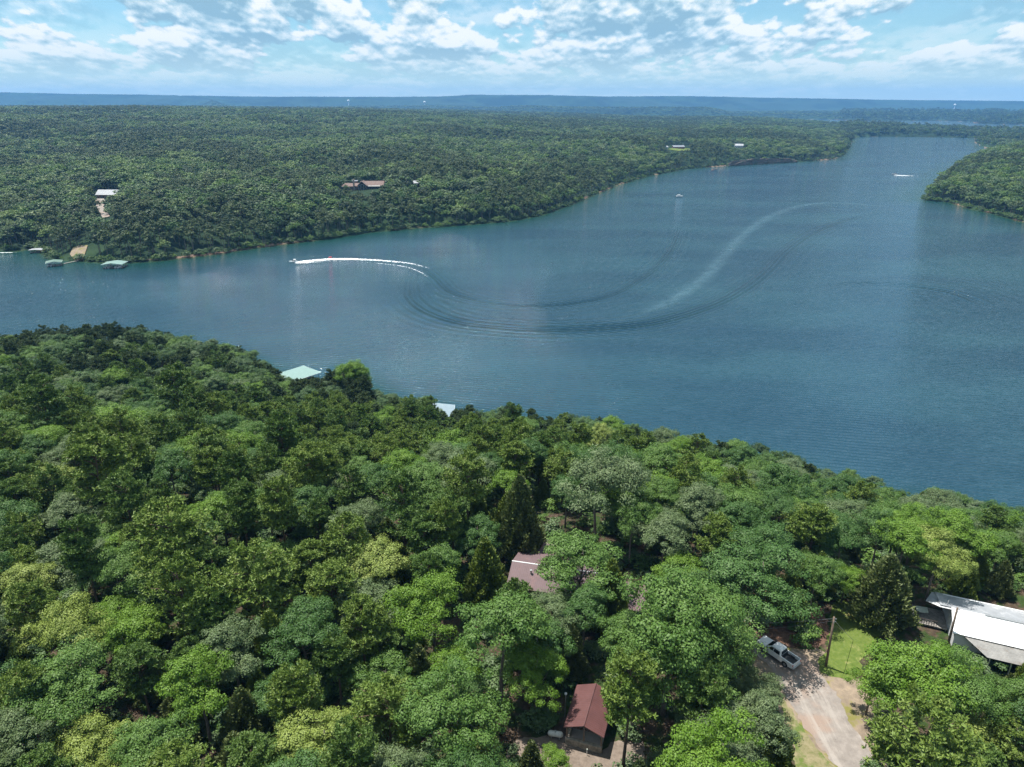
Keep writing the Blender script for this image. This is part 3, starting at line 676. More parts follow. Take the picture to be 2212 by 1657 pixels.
# picture regions through which something is seen, with its distance: no nearer crown may close them
def P5(*a): return [c5(*p) for p in a]
def P6(*a): return [c6(*p) for p in a]
WIN = [
    (P5((385, 470), (480, 470), (610, 560), (690, 620), (690, 690), (620, 720), (540, 690), (400, 580)), 105),
    (P5((480, 690), (700, 690), (820, 720), (1030, 800), (1010, 900), (1010, 1040), (1150, 1200), (1200, 1300), (1220, 1368), (700, 1368), (680, 1200), (580, 1050), (560, 880)), 110),
    (P5((930, 235), (1060, 275), (1200, 410), (1150, 470), (1100, 600), (1080, 690), (1100, 745), (960, 750), (820, 690), (862, 590), (890, 420)), 110),
    (P5((1560, 150), (1800, 190), (2212, 270), (2300, 600), (2140, 560), (2040, 615), (1900, 590), (1790, 470), (1700, 430), (1560, 400), (1500, 380), (1550, 250)), 112),
    (P5((1260, 270), (1420, 290), (1435, 345), (1250, 300)), 108),
    (P6((690, 420), (800, 420), (790, 480), (775, 520), (800, 640), (730, 660), (606, 625), (625, 508)), 112),
    (P6((750, 345), (795, 345), (790, 380), (745, 400)), 122),
    (P6((1300, 645), (1355, 650), (1350, 700), (1330, 760), (1240, 780), (1300, 720)), 104),
    (P6((950, 1250), (1060, 1280), (1140, 1400), (1120, 1480), (1160, 1560), (1340, 1540), (1290, 1600), (1150, 1657), (930, 1657), (930, 1560), (800, 1500), (860, 1460), (930, 1400), (910, 1380)), 90),
    (P6((700, 155), (810, 205), (800, 220), (720, 215)), 150), (P6((240, 960), (420, 790), (440, 830), (320, 960)), 118),
    (P5((1040, 920), (1180, 900), (1160, 1000), (1060, 1010)), 100), (P6((1240, 490), (1270, 560), (1350, 640), (1250, 600)), 112),
    ([crp(700, 1000, 2.765, *p) for p in [(400, 325), (540, 278), (685, 322), (600, 350), (500, 400)]], 290),
    ([crp(700, 1000, 2.765, *p) for p in [(1715, 592), (1832, 592), (1800, 690), (1735, 650)]], 250),
    # far bank
    ([(171 * 2 - 342 + 341, 178), (385, 178), (386, 190), (375, 192), (345, 189)], 760),
    ([(97, 188.5), (121, 188.5), (120, 195), (104, 201), (96, 206), (96, 200)], 720),
    ([(99, 205), (106, 207), (108, 218), (101, 216)], 700),
    ([(72, 248), (89, 244), (92, 256), (80, 261), (70, 257)], 560),
    ([(668, 143), (688, 143), (690, 150), (680, 152), (668, 150)], 1500),
    ([(733, 144), (744, 144), (744, 149), (734, 149)], 1500), ([(733, 158), (790, 156), (795, 160), (733, 163)], 1100),
    ([(413, 184), (419, 184), (419, 187), (413, 187)], 800),
    ([(470, 250), (480, 250), (480, 251), (470, 251)], 10),
]
WINP = [(np.array(p), d) for p, d in WIN]
def win_blocked(cx, cy_, rad, dep, fac=.62):
    """arrays -> bool: crown disc covers one of the windows"""
    bad = np.zeros(cx.shape, bool)
    for p, d in WINP:
        s = sdist(cx, cy_, p); bad |= (s > -rad * fac) & (dep < d)
    return bad
FOOT = [((64, 82), 5.5), ((68, 81), 6), ((74, 79), 6), ((4, 94), 5.5), ((9, 93), 5.5), ((18.5, 86.5), 4.5), ((9, 64), 4.2), ((57.5, 84), 2.5), ((43.2, 75), 1.5), ((62.3, 79.9), 1.5), ((10, 67), 3.5)]
SUNLIT = [np.array(gp(P5(*a))) for a in (((560, 760), (800, 730), (1000, 860), (1010, 1000), (1180, 1250), (1220, 1500), (980, 1500), (720, 1100)), ((1070, 330), (1200, 420), (1100, 620), (1060, 740), (860, 700), (900, 640), (1060, 560)), ((1700, 250), (2300, 330), (2300, 520), (1750, 420)), ((640, 1150), (900, 1400), (700, 1400)))]
KEEP = [np.array(lawn_poly), np.array(road_poly)]

n_try = 26000
rng = np.random.default_rng(11)
cx_ = rng.uniform(-300, 260, n_try); cyy = rng.uniform(24, 400, n_try)
g_ = height(cx_, cyy); sN = sdist(cx_, cyy, NEAR)
rank = rng.random(n_try)
pz = vnoise(cx_, cyy, 34, 77)
pxc, pyc, dc = proj(cx_, cyy, g_ + 9)
keepd = np.maximum(sdist(cx_, cyy, KEEP[0]), sdist(cx_, cyy, KEEP[1]))
trees = []                                            # x, y, g, kind, proto, scale, colour, rz
# trees of the photograph that stand out, by the place of their crown's middle, its radius in pixels
HAND = [  # px, py, crown radius px, kind, proto, colour
    (*c5(1560, 770), 52, 'broad', 0, 'bright green'), (*c5(1800, 900), 40, 'broad', 4, 'mid green'), (*c5(1180, 820), 22, 'broad', 3, 'bright green'),
    (*c5(1540, 1180), 50, 'pine', 2, 'olive green'), (*c5(2150, 930), 28, 'broad', 1, 'mid green'), (*c5(2170, 1150), 26, 'pine', 0, 'olive green'), 
    (*c5(150, 620), 50, 'broad', 2, 'mid green'), (*c5(400, 800), 24, 'broad', 3, 'grey green'), (*c5(420, 1090), 34, 'broad', 1, 'grey green'), (*c5(150, 1230), 44, 'broad', 4, 'grey green'), (*c5(500, 1300), 30, 'cedar', 1, 'yellow olive'),
    (*c5(1275, 95), 31, 'cedar', 1, 'brownish olive'), (*c5(1620, -60), 32, 'broad', 2, 'lime green'), (*c5(2120, -120), 28, 'pine', 1, 'dark olive'), (*c5(1000, 80), 18, 'broad', 3, 'bright green'),
    (*c5(420, 50), 50, 'broad', 4, 'deep green'), (*c5(790, 90), 26, 'broad', 0, 'mid green'),
    (*c6(1000, 520), 42, 'broad', 3, 'mid green'), (*c6(470, 560), 28, 'cedar', 2, 'yellow olive'), (*c6(660, 280), 26, 'cedar', 0, 'brownish olive'), (*c6(180, 800), 42, 'broad', 2, 'bright green'),
    (*c6(560, 900), 46, 'broad', 1, 'mid green'), (*c6(800, 800), 34, 'broad', 0, 'grey green'), (*c6(1160, 720), 20, 'cedar', 2, 'yellow olive'), (*c6(750, 1150), 32, 'broad', 4, 'bright green'),
    (*c6(1500, 900), 62, 'broad', 0, 'mid green'), (*c6(1300, 1150), 48, 'broad', 2, 'mid green'), (*c6(1170, 1290), 15, 'broad', 3, 'mid green'), (*c6(300, 1330), 52, 'broad', 4, 'mid green'), (*c6(480, 1580), 30, 'broad', 2, 'lime green'), (*c6(830, 1610), 18, 'broad', 3, 'bright green'),
    (*dsp(200, 1590), 44, 'broad', 2, 'lime green'), (*dsp(700, 1600), 46, 'broad', 4, 'lime green'), (*dsp(430, 1490), 34, 'broad', 1, 'bright green'), (*dsp(590, 1400), 24, 'cedar', 0, 'yellow olive'), (*dsp(530, 1560), 28, 'cedar', 1, 'brownish olive'),
    (*dsp(760, 820), 17, 'broad', 1, 'bright green'), (*dsp(925, 880), 12, 'pine', 0, 'dark olive'), (*dsp(980, 960), 28, 'broad', 2, 'bright green'), (*dsp(640, 1010), 22, 'broad', 1, 'bright green'), (*dsp(830, 980), 16, 'broad', 1, 'bright green'),
    (*dsp(550, 1230), 40, 'pine', 2, 'olive green'), (*dsp(370, 1140), 40, 'pine', 0, 'olive green'), (*dsp(210, 1010), 34, 'pine', 3, 'olive green'), (*dsp(870, 1090), 30, 'pine', 2, 'dark olive'), (*dsp(90, 860), 30, 'pine', 1, 'dark olive'),
    (*dsp(380, 840), 30, 'pine', 0, 'dark olive'), (*dsp(250, 910), 28, 'broad', 3, 'bright green'), (*dsp(1290, 1050), 46, 'broad', 2, 'grey green'), (*dsp(1500, 1330), 46, 'broad', 4, 'mid green'), (*dsp(1950, 1180), 28, 'broad', 1, 'bright green')]
taken = []
def add_tree(x, y, kind, pi, s, c, hand=False):
    _, _, Rr, Ht, H0 = PROTO[kind][pi]
    g = hgt(x, y)
    trees.append([x, y, g, kind, pi, s, c, rng.uniform(0, 6.28)]); taken.append((x, y, Rr * s))
for (px, py, rp, kind, pi, c) in HAND:
    _, _, Rr, Ht, H0 = PROTO[kind][pi]
    zc = 33 + (9.0 if kind != 'cedar' else 5)
    for _ in range(4):
        q = unp(px, py, zc); dep = proj(q[0], q[1], q[2])[2]; s = min(1.5, max(.4, rp * dep / F / Rr))
        zc = hgt(q[0], q[1]) + ((Ht + H0) * .5 * s)
    if any((q[0] - c_[0]) ** 2 + (q[1] - c_[1]) ** 2 < r_ ** 2 for c_, r_ in FOOT): print('hand tree on a building', px, py); continue
    add_tree(q[0], q[1], kind, pi, s, c, True)
okp = (sN > 1.5) & (pxc > -160) & (pxc < 1200) & (pyc < 900)
for i in np.nonzero(okp)[0]:
    x, y, g = cx_[i], cyy[i], g_[i]
    right = pxc[i] > 560; low = pyc[i] > 480
    u = rank[i]; pine_p = (.55 if not right else .16) * (1.35 if pz[i] > .5 else .45) * (.55 if low else 1.0); ced_p = .05 if not low else .11
    kind = 'pine' if u < pine_p else ('cedar' if u < pine_p + ced_p else 'broad')
    pi = int(rng.integers(len(PROTO[kind]))); s = rng.uniform(.78, 1.12) * (1.0 if kind != 'broad' else .98)
    _, _, Rr, Ht, H0 = PROTO[kind][pi]
    if sN[i] < 12: s *= .75
    if keepd[i] > -Rr * s * .45 - .8: continue
    if any((x - c[0]) ** 2 + (y - c[1]) ** 2 < (r_ + (Rr * s * .35)) ** 2 for c, r_ in FOOT): continue
    hs_ = (H0 + Ht) * .5 * s / math.tan(SUN_EL); sx_, sy_ = np.array([x - SUN_DIR.x * hs_]), np.array([y - SUN_DIR.y * hs_])
    if max(float(sdist(sx_, sy_, q_)[0]) for q_ in SUNLIT) > -Rr * s * .45: continue
    # keep the outline of the wood against the water
    bad = False; tol = rng.uniform(-7, 4)
    for _ in range(6):
        tx, ty, td = proj(x, y, g + Ht * s)
        if ty > np.interp(tx, SILX, SILY) - 1.5 + tol: break
        s *= .88
    else: bad = True
    if bad or s < .38: continue
    k = .54 if kind != 'cedar' else .5
    if any((x - a) ** 2 + (y - b_) ** 2 < (k * (r_ + Rr * s)) ** 2 for a, b_, r_ in taken): continue
    ux, uy, ud = proj(x, y, g + (Ht + H0) * .5 * s); rp = Rr * s * F / ud
    # the disc and the lower half of the crown
    if win_blocked(np.array([ux, ux]), np.array([uy, uy + rp * .6]), rp, ud, .72).any(): continue
    c = {'broad': lambda: str(rng.choice(list(BROAD), p=[.38, .21, .14, .19, .08])), 'pine': lambda: str(rng.choice(list(PINE), p=[.5, .5])), 'cedar': lambda: str(rng.choice(list(CEDAR)))}[kind]()
    if not low and not right and c == 'lime green': c = 'deep green'
    add_tree(x, y, kind, pi, s, c)
print('near trees', len(trees), {k: sum(t_[3] == k for t_ in trees) for k in PROTO})

# which are individual things: the 300 of a kind that show largest
def screen(t_):
    _, _, Rr, Ht, H0 = PROTO[t_[3]][t_[4]]
    px, py, d = proj(t_[0], t_[1], t_[2] + (Ht + H0) * .5 * t_[5]); return float(px), float(py), float(d), Rr * t_[5] * F / float(d)
rest = []; chosen = []
for kind in PROTO:
    L = []
    for t_ in trees:
        if t_[3] != kind: continue
        s_ = screen(t_)
        if s_[0] < -s_[3] * .7 or s_[0] > 1024 + s_[3] * .7 or s_[1] > 767 + s_[3] * .8 or s_[2] < 5: rest.append(t_)
        else: L.append((s_[3], s_, t_))
    L.sort(key=lambda a: -a[0])
    chosen += [(b, c) for a, b, c in L[:300]]; rest += [c for a, b, c in L[300:]]
LAND = [(531, 545, 'round the pink-roofed house'), (585, 715, 'by the red-roofed pavilion'), (780, 650, 'beside the parked pickup'), (940, 620, 'by the white-roofed house'),
        (850, 740, 'along the gravel road'), (640, 590, 'by the small red-roofed shed'), (300, 400, 'below the green-roofed dock'), (440, 430, 'near the blue-roofed dock'),
        (60, 380, 'on the far left shore'), (190, 360, 'on the left shore rise'), (600, 450, 'on the middle shore slope'), (800, 500, 'on the right-hand shore slope'), (960, 540, 'by the lake at right edge'),
        (60, 520, 'at the left edge'), (60, 660, 'in the lower left'), (60, 745, 'in the lower left corner'), (200, 480, 'in the upper left wood'), (200, 620, 'in the lower left wood'), (220, 740, 'at bottom left'),
        (340, 520, 'in the middle left wood'), (350, 640, 'left of the dirt track'), (400, 740, 'at bottom middle'), (460, 660, 'beside the dirt track'), (700, 700, 'between pavilion and road'),
        (700, 560, 'behind the red-roofed shed'), (420, 560, 'left of the pink-roofed house')]
KN = {'broad': 'broadleaf tree', 'pine': 'layered pine', 'cedar': 'cone-shaped cedar'}
WORD = ['first', 'second', 'third', 'fourth', 'fifth', 'sixth', 'seventh', 'eighth', 'ninth', 'tenth', 'eleventh', 'twelfth']
sets = {}
for s_, t_ in chosen:
    lm = min(LAND, key=lambda a: (a[0] - s_[0]) ** 2 + (a[1] - s_[1]) ** 2 * 1.4)[2]
    sets.setdefault((t_[3], t_[6], lm), []).append((s_, t_))
TREE_GROUP = {'broad': 'broadleaf trees in the near wood', 'pine': 'pines in the near wood', 'cedar': 'cedars in the near wood'}
BAND = [('',), ('back', 'front'), ('back', 'middle', 'front'), ('back', 'second', 'third', 'front')]
final = []
for (kind, colr, lm), L in sets.items():
    nb_ = min(4, max(1, math.ceil(len(L) / 9))); L.sort(key=lambda a: a[0][1]); q_ = math.ceil(len(L) / nb_)
    for j in range(nb_): final.append((kind, colr, lm, BAND[nb_ - 1][j], L[j * q_:(j + 1) * q_]))
for kind, colr, lm, band, L in final:
    L.sort(key=lambda a: a[0][0])
    for i, (s_, t_) in enumerate(L):
        x, y, g, _, pi, s, _, rz = t_
        lab = f'{colr} {KN[kind]} {lm}' + (f', {band} row' if band else '')
        lab += (', ' + WORD[min(i, 11)] + ' from left') if len(L) > 1 else ', the only one there'
        r_ = empty({'broad': 'broadleaf_tree', 'pine': 'pine_tree', 'cedar': 'cedar_tree'}[kind], (x, y, g - .15), rz, lab, 'tree', TREE_GROUP[kind])
        r_.scale = (s, s, s * (1 + .12 * math.sin(i * 7.3 + x)))
        for nm, me_ in (('crown', crown_mesh(kind, pi, colr)), ('trunk', PROTO[kind][pi][1])):
            o_ = bpy.data.objects.new(nm, me_); col.objects.link(o_); o_.parent = r_

# the rest of the wood and the far wood: one mass of trees
kinds = bpy.data.collections.new('forest_kinds')
def add_kind(name, V, Q_, T, mat, H0, Rr, trunk=True):
    a = .22; tv = []; 
    if trunk:
        tv = [(a * sx * (1 if z_ == 0 else .4), a * sy * (1 if z_ == 0 else .4), z_) for z_ in (0, H0 + 2) for sx, sy in ((-1, -1), (1, -1), (1, 1), (-1, 1))]
        b0 = len(V); V = np.concatenate([V, np.array(tv)]); Q_ = np.concatenate([Q_, np.array([[k, (k + 1) % 4, (k + 1) % 4 + 4, k + 4] for k in range(4)]) + b0]); T = np.concatenate([T, np.full(8, .5)])
    me_ = np_mesh(name, V, Q_, (mat, M['bark']), T)
    if trunk:
        mi = np.zeros(len(Q_), np.int32); mi[-4:] = 1; me_.polygons.foreach_set('material_index', mi)
    o_ = bpy.data.objects.new(name, me_); kinds.objects.link(o_)
names = []
near_idx = {}
idx = 0
for kind in ('broad', 'pine', 'cedar'):
    for i, pr in enumerate(PROTO[kind]):
        (V, Q_, T), _, Rr, Ht, H0 = pr
        add_kind('kind_%02d' % idx, V + np.array([0, 0, H0]), Q_, T, FARC[2] if kind == 'broad' else FARC[3], H0, Rr); near_idx[(kind, i)] = idx; idx += 1
far_b = []; far_p = []
for i in range(5):
    V, Q_, T, _ = broad_crown(4.6 + .3 * i, 7.2 + .5 * (i % 3), 8, 64, 16, .78, 400 + i)
    add_kind('kind_%02d' % idx, V + np.array([0, 0, 4.6]), Q_, T, FARC[2], 4.6, 5); far_b.append(idx); idx += 1
far_l = []; far_d = []
for i in range(6):
    V, Q_, T, _ = broad_crown(4.4 + .5 * (i % 3), 6.8 + .7 * (i % 3), 8, 64, 16, .78, 430 + i)
    add_kind('kind_%02d' % idx, V + np.array([0, 0, 4.6]), Q_, T, FARC[0] if i < 3 else FARC[1], 4.6, 5); (far_l if i < 3 else far_d).append(idx); idx += 1
for i in range(3):
    V, Q_, T, _ = broad_crown(3.2 + .3 * i, 8.6, 7, 56, 16, .66, 450 + i)
    V[:, 0:2] *= (1.25 - .5 * np.clip(V[:, 2:3] / 8.6, 0, 1))
    add_kind('kind_%02d' % idx, V + np.array([0, 0, 5.8]), Q_, T, FARC[3], 6, 4); far_p.append(idx); idx += 1
V, Q_, T, _ = broad_crown(1.3, 1.7, 6, 34, 16, .26, 470); V[:, 2] += .1
add_kind('kind_%02d' % idx, V, Q_, T, FARC[2], 0, 1, trunk=False); shrub = idx; idx += 1

pts = []; pid = []; psc = []; prz = []
for t_ in rest: pts.append((t_[0], t_[1], t_[2] - .1)); pid.append(near_idx[(t_[3], t_[4])]); psc.append((t_[5],) * 3); prz.append(t_[7])
# undergrowth on the near land
rng = np.random.default_rng(5)
ux = rng.uniform(-250, 220, 16000); uy = rng.uniform(26, 300, 16000); ug = height(ux, uy); us = sdist(ux, uy, NEAR)
kd = np.maximum(sdist(ux, uy, KEEP[0]), sdist(ux, uy, KEEP[1])); kd = np.maximum(kd, sdist(ux, uy, np.array(dirt_poly)) - .6)
upx, upy, ud = proj(ux, uy, ug + .8)
ok = (us > 1) & (kd < -.8) & (upx > -120) & (upx < 1150) & (upy < 860)
for c_, r_ in FOOT: ok &= (ux - c_[0]) ** 2 + (uy - c_[1]) ** 2 > (r_ + .6) ** 2
ok &= ~win_blocked(upx, upy, np.full(16000, 4.), ud, .6)
for i in np.nonzero(ok)[0]:
    s = float(rng.uniform(.6, 1.7)); pts.append((ux[i], uy[i], ug[i] - .1)); pid.append(shrub); psc.append((s, s, s * .8)); prz.append(rng.uniform(0, 6.28))
# far bank
rng = np.random.default_rng(17)
D = 450.0; fx = []; fy = []; fs = []
while D < 7600:
    sp_ = 7.2 * max(1, (D / 800)) ** .72; sp_ = sp_ if D < 3200 else sp_ * (1 + (D - 3200) / 2600 * .6)
    n = int(R(92) * D / sp_); a = R(-46) + R(92) * (np.arange(n) + rng.uniform(-.42, .42, n)) / n
    rr = D + rng.uniform(-.5, .5, n) * sp_; fx.append(rr * np.sin(a)); fy.append(rr * np.cos(a)); fs.append(np.full(n, sp_)); D += sp_ * .92
fx = np.concatenate(fx); fy = np.concatenate(fy); fs = np.concatenate(fs)
sa = sdist(fx, fy, APOLY); sdd = sdist(fx, fy, DPOLY); land = (sa > 2.5) | (sdd > 8)
fx, fy, fs, sa, sdd = (v[land] for v in (fx, fy, fs, sa, sdd)); fg = height(fx, fy)
gap = vnoise(fx, fy, 55, 41)
keep = (gap > .05) & (fy < 8600)
fpx, fpy, fd = proj(fx, fy, fg + 8); frad = 5.5 * F / fd
keep &= ~win_blocked(fpx, fpy, frad, fd, .75); keep &= ~win_blocked(fpx, fpy + frad * .9, frad, fd, .55)
CLEAR = []                                            # bare ground of the far houses, filled before this point
for c_, r_ in FAR_FOOT: keep &= (fx - c_[0]) ** 2 + (fy - c_[1]) ** 2 > r_ ** 2
fx, fy, fs, fg, sa, fpx, fd = (v[keep] for v in (fx, fy, fs, fg, sa, fpx, fd))
pn = vnoise(fx, fy, 160, 51) * .6 + vnoise(fx, fy, 40, 52) * .4
pl = vnoise(fx, fy, 110, 61) * .55 + vnoise(fx, fy, 34, 62) * .45
for i in range(len(fx)):
    ispine = pn[i] > .52 and rng.random() < .75
    k = far_p[int(rng.integers(3))] if ispine else far_b[int(rng.integers(5))]
    u_ = rng.random() * .5 + pl[i] * .5
    if not ispine and u_ > .62: k = far_l[int(rng.integers(3))]
    elif not ispine and u_ < .36: k = far_d[int(rng.integers(3))]
    s = (rng.uniform(.72, 1.34) if rng.random() < .8 else rng.uniform(1.4, 1.9)) * (fs[i] / 7.6) ** .5
    if 0 < sa[i] < 30 and fd[i] < 1500: s = rng.uniform(.85, 1.3)
    if fd[i] > 1900 and fpx[i] > 842:
        s *= .62
        for _ in range(3):
            jx, jy = fx[i] + rng.normal(0, fs[i] * .5), fy[i] + rng.normal(0, fs[i] * .5); jh = fg[i]
            if jh > .5: pts.append((jx, jy, jh - .5)); pid.append(int(rng.choice(far_b + far_d + far_p))); psc.append((s * 1.1, s * 1.1, s)); prz.append(rng.uniform(0, 6.28))
    pts.append((fx[i], fy[i], fg[i] - .5)); pid.append(k); psc.append((s, s, min(s, 1.25) * rng.uniform(.85, 1.15))); prz.append(rng.uniform(0, 6.28))
# bushes leaning over the far water's edge
ex = rng.uniform(0, 1, 1500); 
segs = np.array(APOLY[:64]); 
for u_ in ex:
    j = int(rng.integers(1, 58)); a_, b_ = segs[j], segs[j + 1]; q_ = a_ + (b_ - a_) * u_; L_ = np.hypot(*(b_ - a_))
    if rng.random() > min(1, L_ / 60): continue
    q_ = q_ + rng.normal(0, 1.5, 2); pts.append((q_[0], q_[1], 0.2)); pid.append(shrub); s = rng.uniform(.7, 2.9); psc.append((s, s, s)); prz.append(rng.uniform(0, 6.28))
print('forest points', len(pts))
me = bpy.data.meshes.new('forest'); me.vertices.add(len(pts)); me.vertices.foreach_set('co', np.array(pts, np.float32).ravel())
a = me.attributes.new('pick', 'INT', 'POINT'); a.data.foreach_set('value', np.array(pid, np.int32))
a = me.attributes.new('size', 'FLOAT_VECTOR', 'POINT'); a.data.foreach_set('vector', np.array(psc, np.float32).ravel())
a = me.attributes.new('turn', 'FLOAT_VECTOR', 'POINT'); a.data.foreach_set('vector', np.array([(0, 0, z_) for z_ in prz], np.float32).ravel())
me.update(); forest = bpy.data.objects.new('forest', me); col.objects.link(forest)
tag(forest, 'green woodland covering the banks and the hills beyond the lake', 'woodland', kind='stuff')
ng = bpy.data.node_groups.new('forest_growth', 'GeometryNodeTree')
ng.interface.new_socket('Geometry', in_out='INPUT', socket_type='NodeSocketGeometry'); ng.interface.new_socket('Geometry', in_out='OUTPUT', socket_type='NodeSocketGeometry')
gi = ng.nodes.new('NodeGroupInput'); go = ng.nodes.new('NodeGroupOutput')
m2p = ng.nodes.new('GeometryNodeMeshToPoints'); ci = ng.nodes.new('GeometryNodeCollectionInfo'); ci.inputs['Collection'].default_value = kinds
ci.inputs['Separate Children'].default_value = True; ci.inputs['Reset Children'].default_value = True
iop = ng.nodes.new('GeometryNodeInstanceOnPoints'); iop.inputs['Pick Instance'].default_value = True
def na(name, typ):
    n = ng.nodes.new('GeometryNodeInputNamedAttribute'); n.data_type = typ; n.inputs['Name'].default_value = name; return n.outputs[0]
ng.links.new(gi.outputs[0], m2p.inputs[0]); ng.links.new(m2p.outputs[0], iop.inputs['Points']); ng.links.new(ci.outputs[0], iop.inputs['Instance'])
ng.links.new(na('pick', 'INT'), iop.inputs['Instance Index']); ng.links.new(na('turn', 'FLOAT_VECTOR'), iop.inputs['Rotation']); ng.links.new(na('size', 'FLOAT_VECTOR'), iop.inputs['Scale'])
ng.links.new(iop.outputs[0], go.inputs[0])
md = forest.modifiers.new('growth', 'NODES'); md.node_group = ng
# ------------------------------------------------------------------ pickup truck
def wheel(parent, x, y, r=.41, w_=.27, side=1):
    mb = MB(); n = 24; prof = [(r * .62, -w_ / 2), (r * .93, -w_ / 2), (r, -w_ * .36), (r, w_ * .36), (r * .93, w_ / 2), (r * .62, w_ / 2)]
    rings = [[(x + math.cos(2 * math.pi * k / n) * a, y + b_, r + math.sin(2 * math.pi * k / n) * a) for a, b_ in prof] for k in range(n)]
    mb.loft(rings + [rings[0]], cap=False); wl = mb.build('wheel', M['rubber'], parent, smooth=True)
    mb = MB()
    for k in range(6):
        a = 2 * math.pi * k / 6; mb.box((x + math.cos(a) * r * .33, y + side * w_ * .30, r + math.sin(a) * r * .33), (r * .60, .03, r * .16), ry=-a)
    mb.tube([(x, y + side * w_ * .12, r), (x, y + side * w_ * .2, r)], r * .62, 18); mb.tube([(x, y + side * w_ * .2, r), (x, y + side * w_ * .42, r)], r * .15, 10)
    mb.build('rim', M['alloy'], wl)
hd = R(125.6)
tc0 = (Vector((35.31, 77.87, 33)) + Vector((37.48, 74.84, 33))) / 2 + Vector((math.sin(hd), -math.cos(hd), 0)) * .93
tr = empty('pickup_truck', (tc0.x, tc0.y, 33.065), hd, 'white crew-cab pickup with black open bed, parked at the end of the gravel road', 'pickup truck')
def arch(xc, r, n=8): return [(xc + r * math.cos(a), .42 + r * math.sin(a)) for a in np.linspace(0, math.pi, n)]
low = .46
prof = [(-.95, low)] + [(1.43, low)] + arch(1.9, .50)[::-1][0:] + [(2.5, low), (2.86, .5), (2.95, .72), (2.93, 1.02), (2.80, 1.14), (1.45, 1.24), (1.25, 1.26), (-.95, 1.24)]
prof = [p for i, p in enumerate(prof) if i == 0 or (abs(p[0] - prof[i - 1][0]) + abs(p[1] - prof[i - 1][1])) > .01]
mb = MB(); W_ = [(-.99, .0), (-1.0, .0), (1.0, .0)]
mb.loft([[(x, y, z) for x, z in prof] for y in (-.98, .98)]); mb.build('body', M['car_paint'], tr, bevel=.05)
for s_ in (-1, 1):
    pr = [(-2.92, .56), (-2.25, low)] + arch(-1.75, .50)[::-1] + [(-1.24, low), (-.96, low), (-.96, 1.26), (-2.92, 1.26)]
    mb = MB(); mb.loft([[(x, s_ * y, z) for x, z in pr] for y in (.84, .985)]); mb.build('bed_side', M['car_paint'], tr, bevel=.02)
mb = MB(); mb.box((-1.93, 0, .78), (1.92, 1.66, .06)); mb.box((-1.75, -.72, .86), (.8, .2, .22)); mb.box((-1.75, .72, .86), (.8, .2, .22)); mb.box((-.985, 0, 1.0), (.05, 1.66, .5)); mb.build('bed_liner', M['black_plastic'], tr)
mb = MB(); mb.box((-2.90, 0, .94), (.07, 1.62, .60)); mb.build('tailgate', M['car_paint'], tr, bevel=.02)
mb = MB(); mb.box((-3.0, 0, .56), (.2, 1.9, .2)); mb.box((3.0, 0, .55), (.16, 1.85, .22)); mb.build('bumper', M['alloy'], tr, bevel=.04)
# cab
def ring(z, x0, x1, w_, f=.12): return [(x0, -w_ + f, z), (x0 + f, -w_, z), (x1 - f, -w_, z), (x1, -w_ + f, z), (x1, w_ - f, z), (x1 - f, w_, z), (x0 + f, w_, z), (x0, w_ - f, z)]
mb = MB(); mb.loft([ring(1.2, -.98, 1.42, .95), ring(1.3, -.98, 1.36, .94), ring(1.78, -.86, .62, .76), ring(1.88, -.80, .50, .70), ring(1.93, -.62, .30, .56)]); cab = mb.build('cab', M['car_paint'], tr, bevel=.03)
def quadpane(name, pts, parent=tr, mat='dark_glass'):
    mb = MB(); mb.slab(pts, .02); return mb.build(name, M[mat], parent)
quadpane('windshield', [(1.40, -.78, 1.29), (1.40, .78, 1.29), (.66, .62, 1.785), (.66, -.62, 1.785)])
quadpane('rear_window', [(-1.0, -.70, 1.36), (-1.0, .70, 1.36), (-.885, .58, 1.76), (-.885, -.58, 1.76)])
for s_ in (-1, 1):
    quadpane('side_window', [(.24, s_ * .965, 1.31), (1.12, s_ * .965, 1.31), (.58, s_ * .785, 1.76), (.20, s_ * .785, 1.76)])
    quadpane('side_window', [(-.80, s_ * .965, 1.31), (.16, s_ * .965, 1.31), (.12, s_ * .785, 1.76), (-.72, s_ * .785, 1.76)])
    mb = MB(); mb.box((1.16, s_ * 1.10, 1.36), (.12, .20, .22)); mb.box((1.16, s_ * .99, 1.30), (.06, .12, .05)); mb.build('mirror', M['black_plastic'], tr, bevel=.02)
    for xh in (.28, -.72):
        mb = MB(); mb.box((xh, s_ * .995, 1.12), (.20, .03, .04)); mb.build('door_handle', M['alloy'], tr)
    mb = MB(); mb.box((-2.90, s_ * .90, 1.0), (.10, .15, .36)); mb.build('tail_light', M['red_lamp'], tr, bevel=.015)
    mb = MB(); mb.box((2.90, s_ * .82, .90), (.12, .28, .22)); mb.build('headlight', M['clear_lamp'], tr, bevel=.02)
    mb = MB(); mb.box((.05, s_ * 1.0, .44), (2.1, .14, .05)); mb.build('running_board', M['black_plastic'], tr)
mb = MB(); mb.box((2.945, 0, .86), (.05, 1.3, .30)); mb.build('grille', M['black_plastic'], tr, bevel=.01)
mb = MB(); mb.box((0, 0, .52), (5.2, 1.5, .28)); mb.build('chassis', M['black_plastic'], tr)
for xw in (1.9, -1.75):
    for s_ in (-1, 1): wheel(tr, xw, s_ * .86, side=s_)

